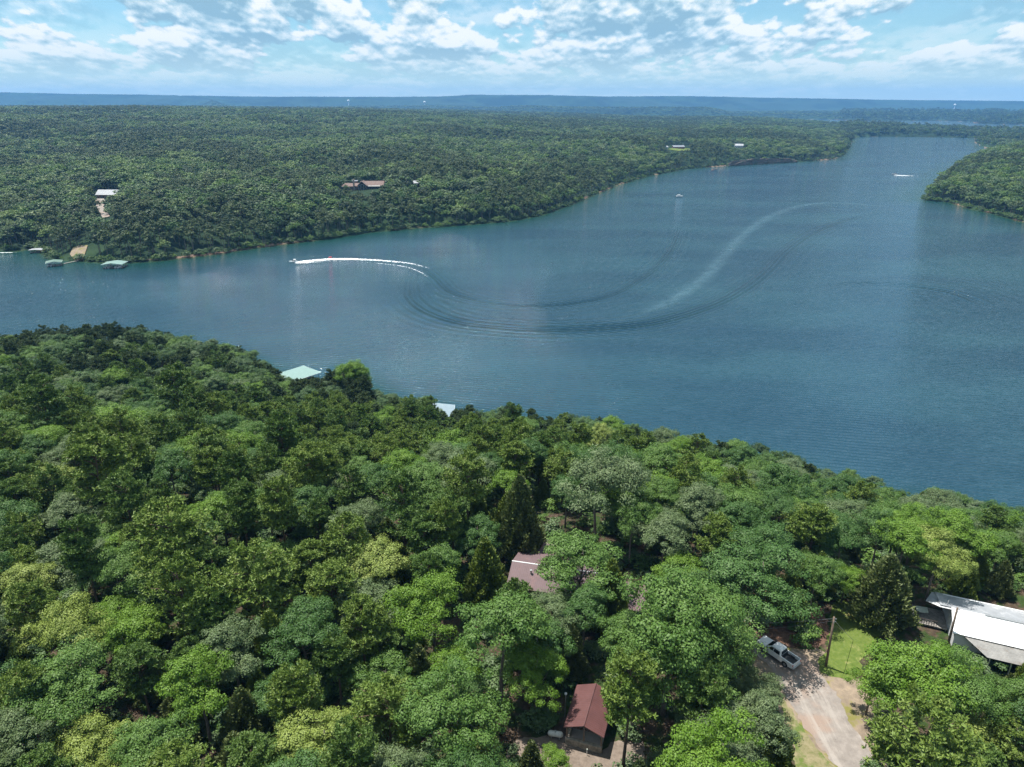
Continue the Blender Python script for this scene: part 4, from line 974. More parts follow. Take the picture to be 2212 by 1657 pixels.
# ------------------------------------------------------------------ poles and wires
def pole(name, base, top, label, cross=False):
    r_ = empty(name, base, 0, label, 'utility pole'); d = Vector(top) - Vector(base)
    mb = MB(); mb.tube([(0, 0, -.3), tuple(d * .5), tuple(d)], [.17, .15, .12], 10); mb.build('shaft', M['pole_wood'], r_, smooth=True)
    mb = MB(); 
    for k in range(2): mb.tube([d * (.97 - k * .05) + Vector((.10, -.1, 0)), d * (.97 - k * .05) + Vector((.30, -.14, .04))], .05, 6)
    mb.build('insulator', M['alloy'], r_)
    mb = MB(); mb.box(tuple(d * .90 + Vector((0, -.14, 0))), (.12, .08, .3)); mb.build('bracket', M['steel'], r_); return r_
pt = Vector(unp(*c5(895, 345), 41.4)); PB = Vector((43.23, 75.04, 33))
pole('utility_pole', PB, PB + Vector((-.25, .1, 8.4)), 'tall brown wooden utility pole standing on the lawn beside the pickup')
PT = PB + Vector((-.25, .1, 8.4))
P2 = Vector((62.3, 79.0, 33)); pole('utility_pole', P2, P2 + Vector((-.35, -.2, 6.9)), 'short wooden service pole in front of the white roof')
def wire(name, a, b_, sag, label, rad=.022, mat='wire'):
    pts = [Vector(a).lerp(Vector(b_), k / 16) - Vector((0, 0, sag * 4 * (k / 16) * (1 - k / 16))) for k in range(17)]
    mb = MB(); mb.tube(pts, rad, 5); o_ = mb.build(name, M[mat]); tag(o_, label, 'wire'); return o_
wire('power_line', PT - Vector((0, 0, .25)), (14, 79, 38.6), 1.2, 'upper dark wire running left from the lawn pole into the trees')
wire('power_line', PT - Vector((0, 0, .65)), (14, 77.5, 37.8), 1.3, 'lower dark wire running left from the lawn pole into the trees')
wire('guy_wire', PT - Vector((0, 0, .4)), (49.2, 80.0, 33.1), .05, 'pale guy wire slanting from the lawn pole down to the grass', .03, 'bright_wire')

# ------------------------------------------------------------------ houses
def window(parent, c, w_, h_, rz, nx=2, ny=2):
    """window in a wall; c in the parent's frame, rz turns its outward +x"""
    m4 = Matrix.Translation(c) @ Matrix.Rotation(rz, 4, 'Z')
    def tb(mb, cc, dd): mb.box(tuple(m4 @ Vector(cc)), dd, rz=rz)
    mb = MB(); tb(mb, (.01, 0, 0), (.02, w_, h_)); wd = mb.build('window', M['dark_glass'], parent)
    mb = MB()
    for s_ in (-1, 1): tb(mb, (.03, s_ * w_ / 2, 0), (.06, .09, h_ + .18)); tb(mb, (.03, 0, s_ * h_ / 2), (.06, w_ - .1, .09))
    for k in range(1, nx): tb(mb, (.028, -w_ / 2 + w_ * k / nx, 0), (.04, .05, h_ - .1))
    mb.build('frame', M['white_paint'], wd); return wd
def gable(parent, x0, x1, y0, y1, yr, ze, zr, wall, roof, z0=0, over=.5, t_=.14, ridge=None, wallname='wall', ze2=None):
    """box house with its ridge along x: walls with gable ends, two roof slopes and ridge cap"""
    ze2 = ze if ze2 is None else ze2
    mb = MB(); sec = [(y0, z0), (y1, z0), (y1, ze2 - .05), (yr, zr - .08), (y0, ze - .05)]
    mb.loft([[(x, y, z) for y, z in sec] for x in (x0, x1)]); wl = mb.build(wallname, M[wall], parent)
    def ext(y, ye, ze_): return (ye + (ye - yr) / max(abs(ye - yr), .1) * over, ze_ - (zr - ze_) / max(abs(ye - yr), .1) * over)
    rf = None
    mb = MB()
    for ye, zz_ in ((y0, ze), (y1, ze2)):
        a, b_ = ext(0, ye, zz_); q = [(x0 - over, yr, zr + .1), (x1 + over, yr, zr + .1), (x1 + over, a, b_ + .1), (x0 - over, a, b_ + .1)]
        mb.slab(q, t_)
    rf = mb.build('roof', M[roof], parent)
    mb = MB(); mb.tube([(x0 - over - .02, yr, zr + .1), (x1 + over + .02, yr, zr + .1)], .09, 6); mb.build('ridge_cap', M[ridge or roof], rf)
    return wl, rf
# long house with the white metal roof
ang = math.atan2(-3.0, 7.4)
wh = empty('white_house', (61.5, 79.0, 33), ang, 'long low house with bright white metal roof and lean-to porch, right edge', 'house')
gable(wh, 1.2, 20, .3, 9.0, 3.6, 2.7, 4.1, 'siding_white', 'white_metal', over=.35, ze2=2.5)
# the back slope's dimmer light is painted in: a greyer sheet laid on it
mb = MB(); mb.slab([(-.6, 3.75, 4.27), (20.4, 3.75, 4.27), (20.4, 9.5, 2.44), (-.2, 9.5, 2.44)], .05); rp = mb.build('roof', M['aged_shaded_metal'], wh); rp['label'] = 'roof slope facing the lake, greyed to look less lit'
mb = MB(); mb.slab([(-2.2, 4.9, 3.62), (1.2, 4.0, 4.0), (1.6, 9.5, 2.36), (-.6, 9.5, 2.30)], .10); mb.build('roof', M['aged_shaded_metal'], wh)
mb = MB(); mb.slab([(-2.0, 4.9, 3.60), (-.55, 3.3, 4.2), (1.2, 3.3, 4.2), (1.2, 5.2, 3.7)], .06); mb.build('roof', M['white_metal'], wh)
mb = MB(); mb.box((10.5, 3.7, 4.30), (11, .5, .10)); mb.build('ridge_vent', M['steel'], wh)
mb = MB(); mb.slab([(2.0, .35, 2.48), (20.4, .35, 2.48), (20.4, -2.9, 2.02), (4.6, -2.9, 2.02)], .06); mb.build('porch_roof', M['rusty_metal'], wh)
for xx in (5.0, 7.5, 10, 13): 
    mb = MB(); mb.box((xx, -2.7, .98), (.12, .12, 1.95)); mb.build('porch_post', M['white_paint'], wh)
for k in range(3): window(wh, (4 + k * 4.2, .3, 1.5), 1.2, 1.0, -math.pi / 2)
window(wh, (1.2, 2.0, 1.7), .7, .9, math.pi)
mb = MB(); mb.box((1.17, 4.6, 1.1), (.05, .95, 2.1)); dr_ = mb.build('door', M['white_paint'], wh)
mb = MB(); mb.tube([(1.12, 4.25, 1.05), (1.06, 4.25, 1.05)], .04, 6); mb.build('handle', M['steel'], dr_)
mb = MB(); mb.box((-1.0, 5.6, .42), (4.2, 4.4, .12)); [mb.box((x, y, .2), (.12, .12, .4)) for x in (-2.9, .9) for y in (3.6, 7.6)]; mb.build('deck', M['grey_wood'], wh)
mb = MB()
for a, b_ in (((-3.0, 3.5), (-3.0, 7.7)), ((-3.0, 3.5), (-.4, 3.5))):
    L_ = math.dist(a, b_); n = int(L_ / .3)
    for k in range(n + 1): mb.box((a[0] + (b_[0] - a[0]) * k / n, a[1] + (b_[1] - a[1]) * k / n, .93), (.05, .05, .9))
    mb.tube([(*a, 1.4), (*b_, 1.4)], .05, 4); mb.tube([(*a, .7), (*b_, .7)], .03, 4)
mb.build('railing', M['timber_dark'], wh)
mb = MB(); mb.tube([(.4, 4.2, 3.6), (.4, 4.2, 4.9)], .06, 8); mb.build('roof_pipe', M['steel'], wh)
mb = MB(); mb.slab([(-2.9, 5.0, 1.3), (-1.4, 5.0, 1.5), (-1.4, 6.4, 1.5), (-2.9, 6.4, 1.3)], .05); mb.build('deck_table', M['tarp'], wh)
sh_ = empty('garden_shed', (57.0, 83.4, 33), math.atan2(-.7, 2.5), 'small shed with grey metal roof left of the white-roofed house', 'shed')
mb = MB(); mb.box((.3, .2, .95), (3.6, 1.9, 1.9)); mb.build('wall', M['timber_dark'], sh_)
mb = MB(); mb.slab([(-1.9, -1.2, 1.90), (2.4, -1.2, 1.90), (2.3, 1.6, 2.35), (-1.9, 1.6, 2.35)], .06); mb.build('roof', M['rusty_metal'], sh_)
mb = MB(); mb.box((.2, -.78, .9), (.9, .04, 1.7)); d_ = mb.build('door', M['grey_wood'], sh_)

# house with the dusty pink metal roof
ph = empty('pink_roof_house', (-.2, 91.6, 33), math.atan2(-1.0, 4.2), 'house with dusty pink ribbed metal roof among trees in the middle', 'house')
gable(ph, .5, 13, -2.6, 7.2, 1.0, 3.0, 4.6, 'siding_brown', 'pink_metal', over=.5, ridge='white_paint', ze2=2.6)
mb = MB(); mb.tube([(3.4, -.6, 3.9), (3.4, -.6, 4.6)], .13, 10); mb.tube([(3.4, -.6, 4.6), (3.4, -.6, 4.7)], .2, 10); mb.build('vent_pipe', M['steel'], ph)
mb = MB(); mb.slab([(3.0, 7.6, 2.6), (8.0, 7.6, 2.6), (7.6, 12.2, 2.1), (3.4, 12.2, 2.1)], .08); mb.build('porch_roof', M['pink_metal'], ph)
for k in range(3): window(ph, (2.5 + k * 3.6, -2.6, 1.6), 1.3, 1.1, -math.pi / 2)
mb = MB(); mb.box((11.5, -2.63, 1.05), (1, .06, 2.1)); mb.build('door', M['brown_paint'], ph)
ob = empty('red_roof_shed', (18.2, 87.0, 33), R(-20), 'small outbuilding with faded red metal roof half hidden by oaks', 'shed')
gable(ob, -2.4, 2.6, -2.8, 2.8, 0, 2.4, 3.4, 'siding_brown', 'pink_metal', over=.4)
window(ob, (0, -2.8, 1.4), 1.0, .9, -math.pi / 2)

# pavilion: red gable roof on posts over a stone wall
pv_ang = math.atan2(3.6, 1.2)
pvn = empty('pavilion', (8.6, 62.0, 33), pv_ang - math.pi / 2, 'open pavilion with brick-red metal gable roof on posts and stone wall', 'pavilion')
mb = MB()
for s_ in (-1, 1): mb.slab([(0, -.5, 3.95), (s_ * 2.45, -.5, 2.95), (s_ * 2.45, 6.4, 2.95), (0, 6.4, 3.95)], .09)
rf = mb.build('roof', M['red_metal2'] if 'red_metal2' in M else ribbed('red_metal_across', (.115, .052, .050), .3, 1, .4, var=.12), pvn)
mb = MB(); mb.tube([(0, -.52, 3.97), (0, 6.42, 3.97)], .08, 6); mb.build('ridge_cap', M['red_metal'], rf)
for x in (-2.1, 0, 2.1):
    for y in (0, 5.9):
        mb = MB(); mb.box((x, y, 1.45 + (.45 if x == 0 else 0)), (.16, .16, 2.9 + (.9 if x == 0 else 0))); mb.build('post', M['wood'], pvn)
mb = MB()
for x in (-2.1, 2.1): mb.box((x, 2.95, 2.93), (.14, 6.4, .16))
for y in (0, 5.9): mb.box((0, y, 2.86), (4.3, .12, .18)); mb.box((-1.05, y, 3.36), (2.3, .08, .12), ry=R(-22)); mb.box((1.05, y, 3.36), (2.3, .08, .12), ry=R(22))
mb.build('beam', M['timber_dark'], pvn)
mb = MB(); mb.box((0, -.05, .5), (4.5, .45, 1.0)); mb.box((-2.05, 1.5, .5), (.4, 2.6, 1.0)); mb.build('stone_wall', M['stone'], pvn, bevel=.04)
mb = MB(); mb.box((0, 3.1, .06), (4.2, 5.8, .12)); mb.build('floor', M['concrete'], pvn)
mb = MB(); mb.box((0, 5.6, 1.3), (3.9, .25, 2.4)); mb.build('back_wall', M['siding_brown'], pvn)
tk = empty('propane_tank', (5.3, 63.4, 33), R(-10), 'pale round-ended tank lying left of the red-roofed pavilion', 'tank')
mb = MB(); ring_ = lambda x, r: [(x, r * math.cos(a), .62 + r * math.sin(a)) for a in np.linspace(0, 2 * math.pi, 17)[:-1]]
mb.loft([ring_(-.95, .08), ring_(-.88, .25), ring_(-.7, .36), ring_(.7, .36), ring_(.88, .25), ring_(.95, .08)]); mb.build('shell', M['tank_white'], tk, smooth=True)
for x in (-.5, .5): mb = MB(); mb.box((x, 0, .14), (.12, .5, .28)); mb.build('leg', M['steel'], tk)
mb = MB(); mb.tube([(0, 0, .95), (0, 0, 1.12)], .12, 8); mb.build('valve_cover', M['steel'], tk)
lp = empty('lamp_post', (6.7, 66.6, 33), 0, 'thin pale post with round head beside the red-roofed pavilion', 'lamp post')
mb = MB(); mb.tube([(0, 0, 0), (0, 0, 3.6)], .06, 8); mb.build('post', M['alloy'], lp)
mb = MB(); mb.tube([(0, 0, 3.6), (0, 0, 3.66), (0, 0, 3.82), (0, 0, 3.9)], [.07, .17, .17, .05], 10); mb.build('lamp_head', M['white_paint'], lp)
sg = empty('marker_post', (8.9, 60.9, 33), 0, 'short white post standing before the stone wall', 'post')
mb = MB(); mb.tube([(0, 0, 0), (0, 0, .9)], .05, 8); mb.build('shaft', M['white_paint'], sg); mb = MB(); mb.box((0, 0, .95), (.12, .12, .12)); mb.build('cap', M['tarp'], sg)

# dead tree at the lower right corner
dt = empty('dead_tree', tuple(unp(*c5(2150, 1368), 33)), 0, 'bare pale dead tree trunk at the lower right corner', 'tree')
mb = MB(); dtp = [(0, 0, -.3), (.1, .1, 3.0), (.5, .5, 6.0), (.9, .5, 9.0), (1.1, .8, 12)]; mb.tube(dtp, [.30, .25, .19, .13, .05], 9); mb.build('trunk', M['bark_pale'], dt, smooth=True)
for k, (h0, dx, dy, L_) in enumerate([(5, -1, .2, 1.8), (6.4, 1, .1, 2.2), (7.6, -.8, -.4, 2.0), (8.6, .8, .3, 1.8), (9.6, -.7, .3, 1.4), (10.4, .5, -.5, 1.2)]):
    f = h0 / 3; i = min(3, int(f)); s0 = Vector(dtp[i]).lerp(Vector(dtp[i + 1]), f - i); e0 = s0 + Vector((dx * L_, dy * L_, L_ * .7))
    mb = MB(); mb.tube([s0, s0.lerp(e0, .5) + Vector((0, 0, -.1)), e0], [.08, .05, .02], 6); mb.build('limb', M['bark_pale'], dt)

# ------------------------------------------------------------------ docks
def dock(loc, rz, w_, d_, label, roof='green_metal', h_=2.9, rise=.8, hip=0.0, boat=True, shade='white_paint', dk=''):
    r_ = empty('boat_dock', loc, rz, label, 'boat dock', 'covered boat docks on the lake')
    mb = MB(); zt = .45
    for x in (-w_ / 2 + .6, w_ / 2 - .6, 0): mb.box((x, 0, zt - .08), (1.2 if x else .8, d_, .16))
    mb.box((0, -d_ / 2 + .6, zt - .085), (w_ - .1, 1.2, .15)); mb.build('deck', M['grey_wood'], r_)
    mb = MB()
    for x in (-w_ / 2 + .6, w_ / 2 - .6, 0): mb.box((x, 0, .12), (.9, d_ - .4, .50))
    mb.build('float', M['black_plastic'], r_)
    for x in (-w_ / 2 + .25, 0, w_ / 2 - .25):
        for y in (-d_ / 2 + .25, 0, d_ / 2 - .25):
            hh = h_ + (rise if abs(x) < .1 else 0) * .9 - zt
            mb = MB(); mb.box((x, y, zt + hh / 2), (.13, .13, hh)); mb.build('post', M['steel'], r_)
    o_ = .6; X_, Y_ = w_ / 2 + o_, d_ / 2 + o_; yi = Y_ - hip
    mb = MB()
    for s_ in (-1, 1):
        mb.slab([(0, -yi, h_ + rise), (s_ * X_, -Y_, h_), (s_ * X_, Y_, h_), (0, yi, h_ + rise)], .10)
        if hip: mb.add([(0, s_ * yi, h_ + rise), (-X_, s_ * Y_, h_), (X_, s_ * Y_, h_)], [(0, 1, 2)])
    rf = mb.build('roof', M[roof], r_)
    mb = MB()
    for s_ in (-1, 1): mb.box((s_ * X_, 0, h_ - .09), (.05, 2 * Y_, .22)); mb.box((0, s_ * Y_, h_ - .09), (2 * X_, .05, .22))
    mb.build('fascia', M[shade], rf)
    mb = MB()
    for s_ in (-1, 1):
        mb.tube([(s_ * (w_ / 2 - .1), -d_ / 2, zt + .95), (s_ * (w_ / 2 - .1), d_ / 2, zt + .95)], .04, 4)
    mb.box((-w_ / 2 + .9, -d_ / 2 + .6, zt + .45), (.7, .5, .8)); mb.build('railing', M['steel'], r_); return r_
def pontoon(loc, rz, label, L_=7.0, canopy='blue_hull', cat='pontoon boat', group=None, name='pontoon_boat'):
    r_ = empty(name, loc, rz, label, cat, group)
    for s_ in (-1, 1):
        mb = MB(); mb.tube([(-L_ / 2, s_ * .85, .22), (L_ / 2 - .8, s_ * .85, .22), (L_ / 2 - .2, s_ * .85, .32), (L_ / 2 + .1, s_ * .85, .5)], [.30, .30, .2, .04], 10); mb.build('pontoon', M['alloy'], r_, smooth=True)
    mb = MB(); mb.box((-.1, 0, .6), (L_ - .3, 2.4, .12)); mb.build('deck', M['white_paint'], r_)
    mb = MB()
    for s_ in (-1, 1): mb.box((-.2, s_ * 1.17, .98), (L_ - 1.0, .06, .6))
    mb.box((L_ / 2 - .72, 0, .98), (.06, 2.3, .6)); mb.build('fence', M['white_paint'], r_)
    mb = MB(); mb.box((-1.6, .75, .9), (2.2, .55, .5)); mb.box((1.5, -.75, .9), (1.8, .55, .5)); mb.box((1.5, .75, .9), (1.8, .55, .5)); mb.box((-.2, -.7, 1.0), (.7, .6, .8)); mb.build('seat', M['white_paint'], r_, bevel=.06)
    mb = MB(); mb.slab([(-2.6, -1.15, 2.45), (.6, -1.15, 2.5), (.6, 1.15, 2.5), (-2.6, 1.15, 2.45)], .08); cn = mb.build('canopy', M[canopy], r_)
    for x in (-2.4, .4):
        for s_ in (-1, 1): mb = MB(); mb.tube([(x * .7, s_ * 1.15, 1.2), (x, s_ * 1.1, 2.42)], .035, 5); mb.build('canopy_pole', M['alloy'], r_)
    mb = MB(); mb.box((-L_ / 2 - .25, 0, .7), (.45, .4, 1.0)); mb.build('outboard_motor', M['black_plastic'], r_, bevel=.08); return r_
dock((-360.3, 530.5, 0), R(8), 8.6, 5.6, 'low weathered boat dock farthest left by the bushes', 'aged_shaded_metal', 2.4, .35, shade='timber_dark')
dock((-319.3, 484.6, 0), R(28), 8.6, 7.6, 'mint-roofed boat dock with gangway to the sandy ramp', 'mint_metal', 2.7, .8)
dock((-274.2, 479.2, 0), R(6), 12.6, 9.6, 'pale green roofed boat dock, right of the three far docks', 'green_metal', 2.9, .9)
dock((-86.5, 264.6, 0), R(-40), 11.0, 12.2, 'large pale green roofed dock above the near left treetops', 'green_metal', 3.6, 1.1, hip=2.2)
dock((-27.4, 227.0, 0), R(2), 12.6, 9.8, 'blue-grey roofed dock half hidden behind the near treetops', 'blue_metal', 3.6, .9)
gw = tag(MB().box((-312.5, 495.5, .45), (1.2, 15, .14), rz=R(-24)).build('gangway', M['grey_wood']), 'narrow wooden gangway from the mint-roofed dock to the bank', 'gangway')
pontoon((-321.2, 482.6, 0), R(112), 'pontoon boat moored under the mint-roofed dock', 6.4, 'white_paint', group='boats moored in the docks')
pontoon((-277.4, 477.4, 0), R(93), 'white pontoon boat in the left slip of the pale green dock', 7.2, group='boats moored in the docks')
pontoon((-271.0, 477.6, 0), R(93), 'white pontoon boat in the right slip of the pale green dock', 7.0, 'white_paint', group='boats moored in the docks')

# ------------------------------------------------------------------ boats and people on the water
def person(name, loc, rz, label, pose='sit', shirt='red_vinyl', parent=None):
    """one skinned body; clothing as a child"""
    if pose == 'sit':
        J = {'pel': (0, 0, .12), 'ch': (-.08, 0, .50), 'nk': (-.08, 0, .64), 'hd': (-.06, 0, .80), 'sl': (-.08, .19, .56), 'el': (.10, .26, .36), 'hl': (.33, .20, .38), 'sr': (-.08, -.19, .56), 'er': (.10, -.26, .36), 'hr': (.33, -.20, .38),
             'kl': (.42, .12, .30), 'fl': (.52, .12, -.08), 'tl': (.68, .12, -.10), 'kr': (.42, -.12, .30), 'fr': (.52, -.12, -.08), 'tr': (.68, -.12, -.10)}
    else:
        J = {'pel': (0, 0, .92), 'ch': (.02, 0, 1.30), 'nk': (.02, 0, 1.46), 'hd': (.05, 0, 1.62), 'sl': (0, .19, 1.38), 'el': (.08, .27, 1.12), 'hl': (.28, .22, 1.04), 'sr': (0, -.19, 1.38), 'er': (.02, -.28, 1.10), 'hr': (.10, -.28, .86),
             'kl': (.05, .11, .50), 'fl': (0, .12, .07), 'tl': (.16, .13, .04), 'kr': (.02, -.11, .50), 'fr': (-.04, -.12, .07), 'tr': (.12, -.13, .04)}
    E_ = [('pel', 'ch'), ('ch', 'nk'), ('nk', 'hd'), ('ch', 'sl'), ('sl', 'el'), ('el', 'hl'), ('ch', 'sr'), ('sr', 'er'), ('er', 'hr'), ('pel', 'kl'), ('kl', 'fl'), ('fl', 'tl'), ('pel', 'kr'), ('kr', 'fr'), ('fr', 'tr')]
    rad = {'pel': .15, 'ch': .155, 'nk': .065, 'hd': .105, 'sl': .07, 'sr': .07, 'el': .045, 'er': .045, 'hl': .035, 'hr': .035, 'kl': .065, 'kr': .065, 'fl': .04, 'fr': .04, 'tl': .035, 'tr': .035}
    ks = list(J); me_ = bpy.data.meshes.new('person'); me_.from_pydata([J[k] for k in ks], [(ks.index(a), ks.index(b_)) for a, b_ in E_], [])
    me_.materials.append(M['skin']); o_ = bpy.data.objects.new(name, me_); col.objects.link(o_); o_.location = loc; o_.rotation_euler = (0, 0, rz)
    md = o_.modifiers.new('skin', 'SKIN'); 
    if not me_.skin_vertices: 
        bm = bmesh.new(); bm.from_mesh(me_); bm.verts.layers.skin.verify(); bm.to_mesh(me_); bm.free()
    for i, k in enumerate(ks): me_.skin_vertices[0].data[i].radius = (rad[k], rad[k]); me_.skin_vertices[0].data[i].use_root = (k == 'pel')
    o_.modifiers.new('sub', 'SUBSURF').levels = 1; o_.modifiers['sub'].render_levels = 1
    tag(o_, label, 'person')
    c_ = Vector(J['ch']); p_ = Vector(J['pel']); mb = MB()
    def rg(c, a, b2): return [(c[0] + a * math.cos(q), c[1] + b2 * math.sin(q), c[2]) for q in np.linspace(0, 2 * math.pi, 13)[:-1]]
    mb.loft([rg(p_ - Vector((0, 0, .02)), .165, .185), rg(p_.lerp(c_, .5), .16, .18), rg(c_, .17, .215), rg(c_ + Vector((0, 0, .10)), .09, .15)]); mb.build('life_vest', M[shirt], o_, smooth=True)
    h_ = Vector(J['hd']); mb = MB(); mb.loft([rg(h_ + Vector((-.02, 0, -.02)), .115, .11), rg(h_ + Vector((-.02, 0, .06)), .115, .108), rg(h_ + Vector((-.02, 0, .12)), .05, .05)]); mb.build('hair', M['hair'], o_, smooth=True)
    return o_
def speedboat(loc, rz, label, L_=6.4, hull='white_paint', top='white_paint', tower=True):
    r_ = empty('speedboat', loc, rz, label, 'motorboat')
    st = [(-.5, 1.08, .82), (-.2, 1.12, .86), (.15, 1.08, .92), (.34, .75, .98), (.46, .28, 1.04), (.5, .04, 1.08)]
    mb = MB(); mb.loft([[(x * L_, -b_, z), (x * L_, -b_ * .82, .22), (x * L_, 0, .02 + (.35 if x > .4 else 0)), (x * L_, b_ * .82, .22), (x * L_, b_, z)] for x, b_, z in st]); mb.build('hull', M[hull], r_, smooth=False)
    mb = MB(); mb.add([(.12 * L_, -1.0, .93), (.12 * L_, 1.0, .93), (.34 * L_, .72, 1.0), (.49 * L_, 0, 1.1), (.34 * L_, -.72, 1.0)], [(0, 1, 2, 3, 4)]); mb.box((-.18 * L_, 0, .60), (.58 * L_, 1.7, .08)); mb.build('deck', M['white_paint'], r_)
    mb = MB(); mb.slab([(.14 * L_, -.95, .92), (.14 * L_, .95, .92), (.04 * L_, .8, 1.42), (.04 * L_, -.8, 1.42)], .03); mb.build('windshield', M['dark_glass'], r_)
    mb = MB(); mb.box((-.42 * L_, 0, .85), (.9, 1.7, .5)); mb.box((-.08 * L_, .55, .9), (.6, .55, .55)); mb.box((-.08 * L_, -.55, .9), (.6, .55, .55)); mb.build('seat', M['black_plastic'], r_, bevel=.05)
    if tower:
        mb = MB()
        for s_ in (-1, 1): mb.tube([(.05 * L_, s_ * 1.05, .9), (-.06 * L_, s_ * .85, 2.0), (-.16 * L_, s_ * 1.05, .9)], .05, 6)
        mb.tube([(-.06 * L_, -.85, 2.0), (-.06 * L_, .85, 2.0)], .05, 6); mb.build('tower', M['alloy'], r_)
        mb = MB(); mb.slab([(-.26 * L_, -.95, 2.05), (.0 * L_, -.95, 2.12), (.0 * L_, .95, 2.12), (-.26 * L_, .95, 2.05)], .06); mb.build('bimini_top', M[top], r_)
    return r_
def on(px, py): return Vector(unp(px, py, 0))
W0 = lambda x, y: crp(820, 720, 4.424, x, y)
b0 = on(*W0(270, 296)); b1 = on(*W0(340, 292))
hb = math.atan2((b0 - b1).y, (b0 - b1).x)
speedboat((b0.x, b0.y, 0), hb, 'white speedboat with bimini top pulling a red tube and white wake')
person('person', (b0.x - .1, b0.y + .5, .95), hb, 'person at the wheel of the tube-towing speedboat', 'sit', 'shorts')
tb = on(*W0(755, 238)); rt = empty('towed_tube', (tb.x, tb.y, .1), hb, 'red inflatable tube towed behind the white speedboat', 'towable tube')
mb = MB(); n = 20; mb.loft([[((1.0 + .36 * math.cos(q)) * math.cos(a), (1.0 + .36 * math.cos(q)) * math.sin(a), .36 + .36 * math.sin(q)) for q in np.linspace(0, 2 * math.pi, 9)[:-1]] for a in np.linspace(0, 2 * math.pi, n + 1)], cap=False)
mb.build('ring', M['red_vinyl'], rt, smooth=True)
mb = MB(); mb.tube([(0, 0, .2), (0, 0, .32)], 1.0, 16); mb.build('floor', M['rust_red'], rt)
person('person', (tb.x - .1, tb.y, .62), hb, 'person in red life vest riding the towed tube', 'sit', 'red_vinyl')
wire('tow_rope', b0 + Vector((0, 0, 1.2)) - Vector((math.cos(hb), math.sin(hb), 0)) * 3.1, tb + Vector((-1.2 * math.cos(hb) * -1, 0, .5)), .4, 'thin tow rope between speedboat and red tube', .02, 'rope')

m, t, b, o = new_mat('foam'); g = t.node('ShaderNodeNewGeometry').outputs['Position']
b.inputs['Base Color'].default_value = (.82, .86, .88, 1); b.inputs['Roughness'].default_value = .7
at_ = t.node('ShaderNodeAttribute', attribute_name='tint')
nz = t.noise(g, .55, 6, .7); al = t.smooth(t.math('ADD', at_.outputs['Fac'], t.math('MULTIPLY', t.math('SUBTRACT', nz, .5), 2.6)), .30, .85)
tp = t.node('ShaderNodeBsdfTransparent'); mx = t.node('ShaderNodeMixShader'); t.link(al, mx.inputs[0]); t.link(tp.outputs[0], mx.inputs[1]); t.link(b.outputs[0], mx.inputs[2]); t.link(mx.outputs[0], o.inputs[0])
bp = t.node('ShaderNodeBump'); bp.inputs['Distance'].default_value = .3; t.link(nz, bp.inputs['Height']); t.link(bp.outputs[0], b.inputs['Normal']); M['foam'] = m
def wake(name, pts, widths, dens, label, lift=.06, mat='foam'):
    P = spline([tuple(on(*p)[:2]) for p in pts], 12); n = len(P); wv = np.interp(np.linspace(0, 1, n), np.linspace(0, 1, len(widths)), widths); dn = np.interp(np.linspace(0, 1, n), np.linspace(0, 1, len(dens)), dens)
    V = []; T = []; m_ = 9
    for i in range(n):
        d = P[min(i + 1, n - 1)] - P[max(i - 1, 0)]; d /= np.hypot(*d); nn = np.array([-d[1], d[0]])
        for j in range(m_):
            f = j / (m_ - 1) * 2 - 1; q = P[i] + nn * f * wv[i]; V.append((q[0], q[1], lift + .12 * (1 - f * f))); T.append(dn[i] * (1 - abs(f) ** 2.5))
    Q_ = [(i * m_ + j, i * m_ + j + 1, (i + 1) * m_ + j + 1, (i + 1) * m_ + j) for i in range(n - 1) for j in range(m_ - 1)]
    me_ = np_mesh(name, V, Q_, (M[mat],), T, smooth=True); o_ = bpy.data.objects.new(name, me_); col.objects.link(o_); tag(o_, label, 'foam', kind='stuff'); return o_
wake('wake_foam', [W0(300, 300), W0(400, 288), W0(560, 272), W0(760, 258), W0(1000, 255), W0(1300, 266), W0(1600, 288), W0(1850, 318), W0(2090, 386)], [1.8, 4.2, 4.6, 4.8, 4.4, 3.4, 2.6, 2, 1.2], [1.05, .95, .82, .80, .78, .68, .62, .56, .2], 'white foam trail curving behind the towing speedboat')
wake('wake_foam', [W0(290, 306), W0(420, 306), W0(620, 292), W0(800, 286), W0(1100, 292), W0(1450, 318), W0(1750, 358), W0(1950, 430), W0(2070, 505)], [1.2, 2.2, 1.2, .8, .7, .8, .8, .8, .6], [.9, .75, .5, .4, .38, .5, .55, .52, .2], 'thin pale foam line on the inner side of the trail', .09)
# white pontoon with people, mid lake
q = on(679.5, 196.8); pontoon((q.x, q.y, 0), R(5), 'white boat drifting alone in mid lake, left of centre channel', 8.5, 'white_paint', 'motorboat')
person('person', (q.x - .3, q.y, .66), 0, 'person standing aboard the white boat in mid lake', 'stand', 'shorts')
q = on(894.2, 174.4); hb2 = math.pi - R(8); speedboat((q.x, q.y, 0), hb2, 'white speedboat with red trim racing near the right-hand point', 8.5, 'white_paint', 'red_vinyl')
wake('wake_foam', [(894.5, 175), (899, 175.4), (905, 175.6), (912, 175.9), (920, 176.2)], [2.5, 5, 5, 3, 1.5], [1.1, 1.05, .9, .6, .2], 'short white foam trail of the right-hand speedboat')
wake('wake_foam', [(0 - 60, 252.9), (0, 252.8), (10, 252.7), (17, 252.6)], [1, 1.2, 1.2, .6], [.8, .8, .75, .3], 'thin white foam streak at the far left edge')
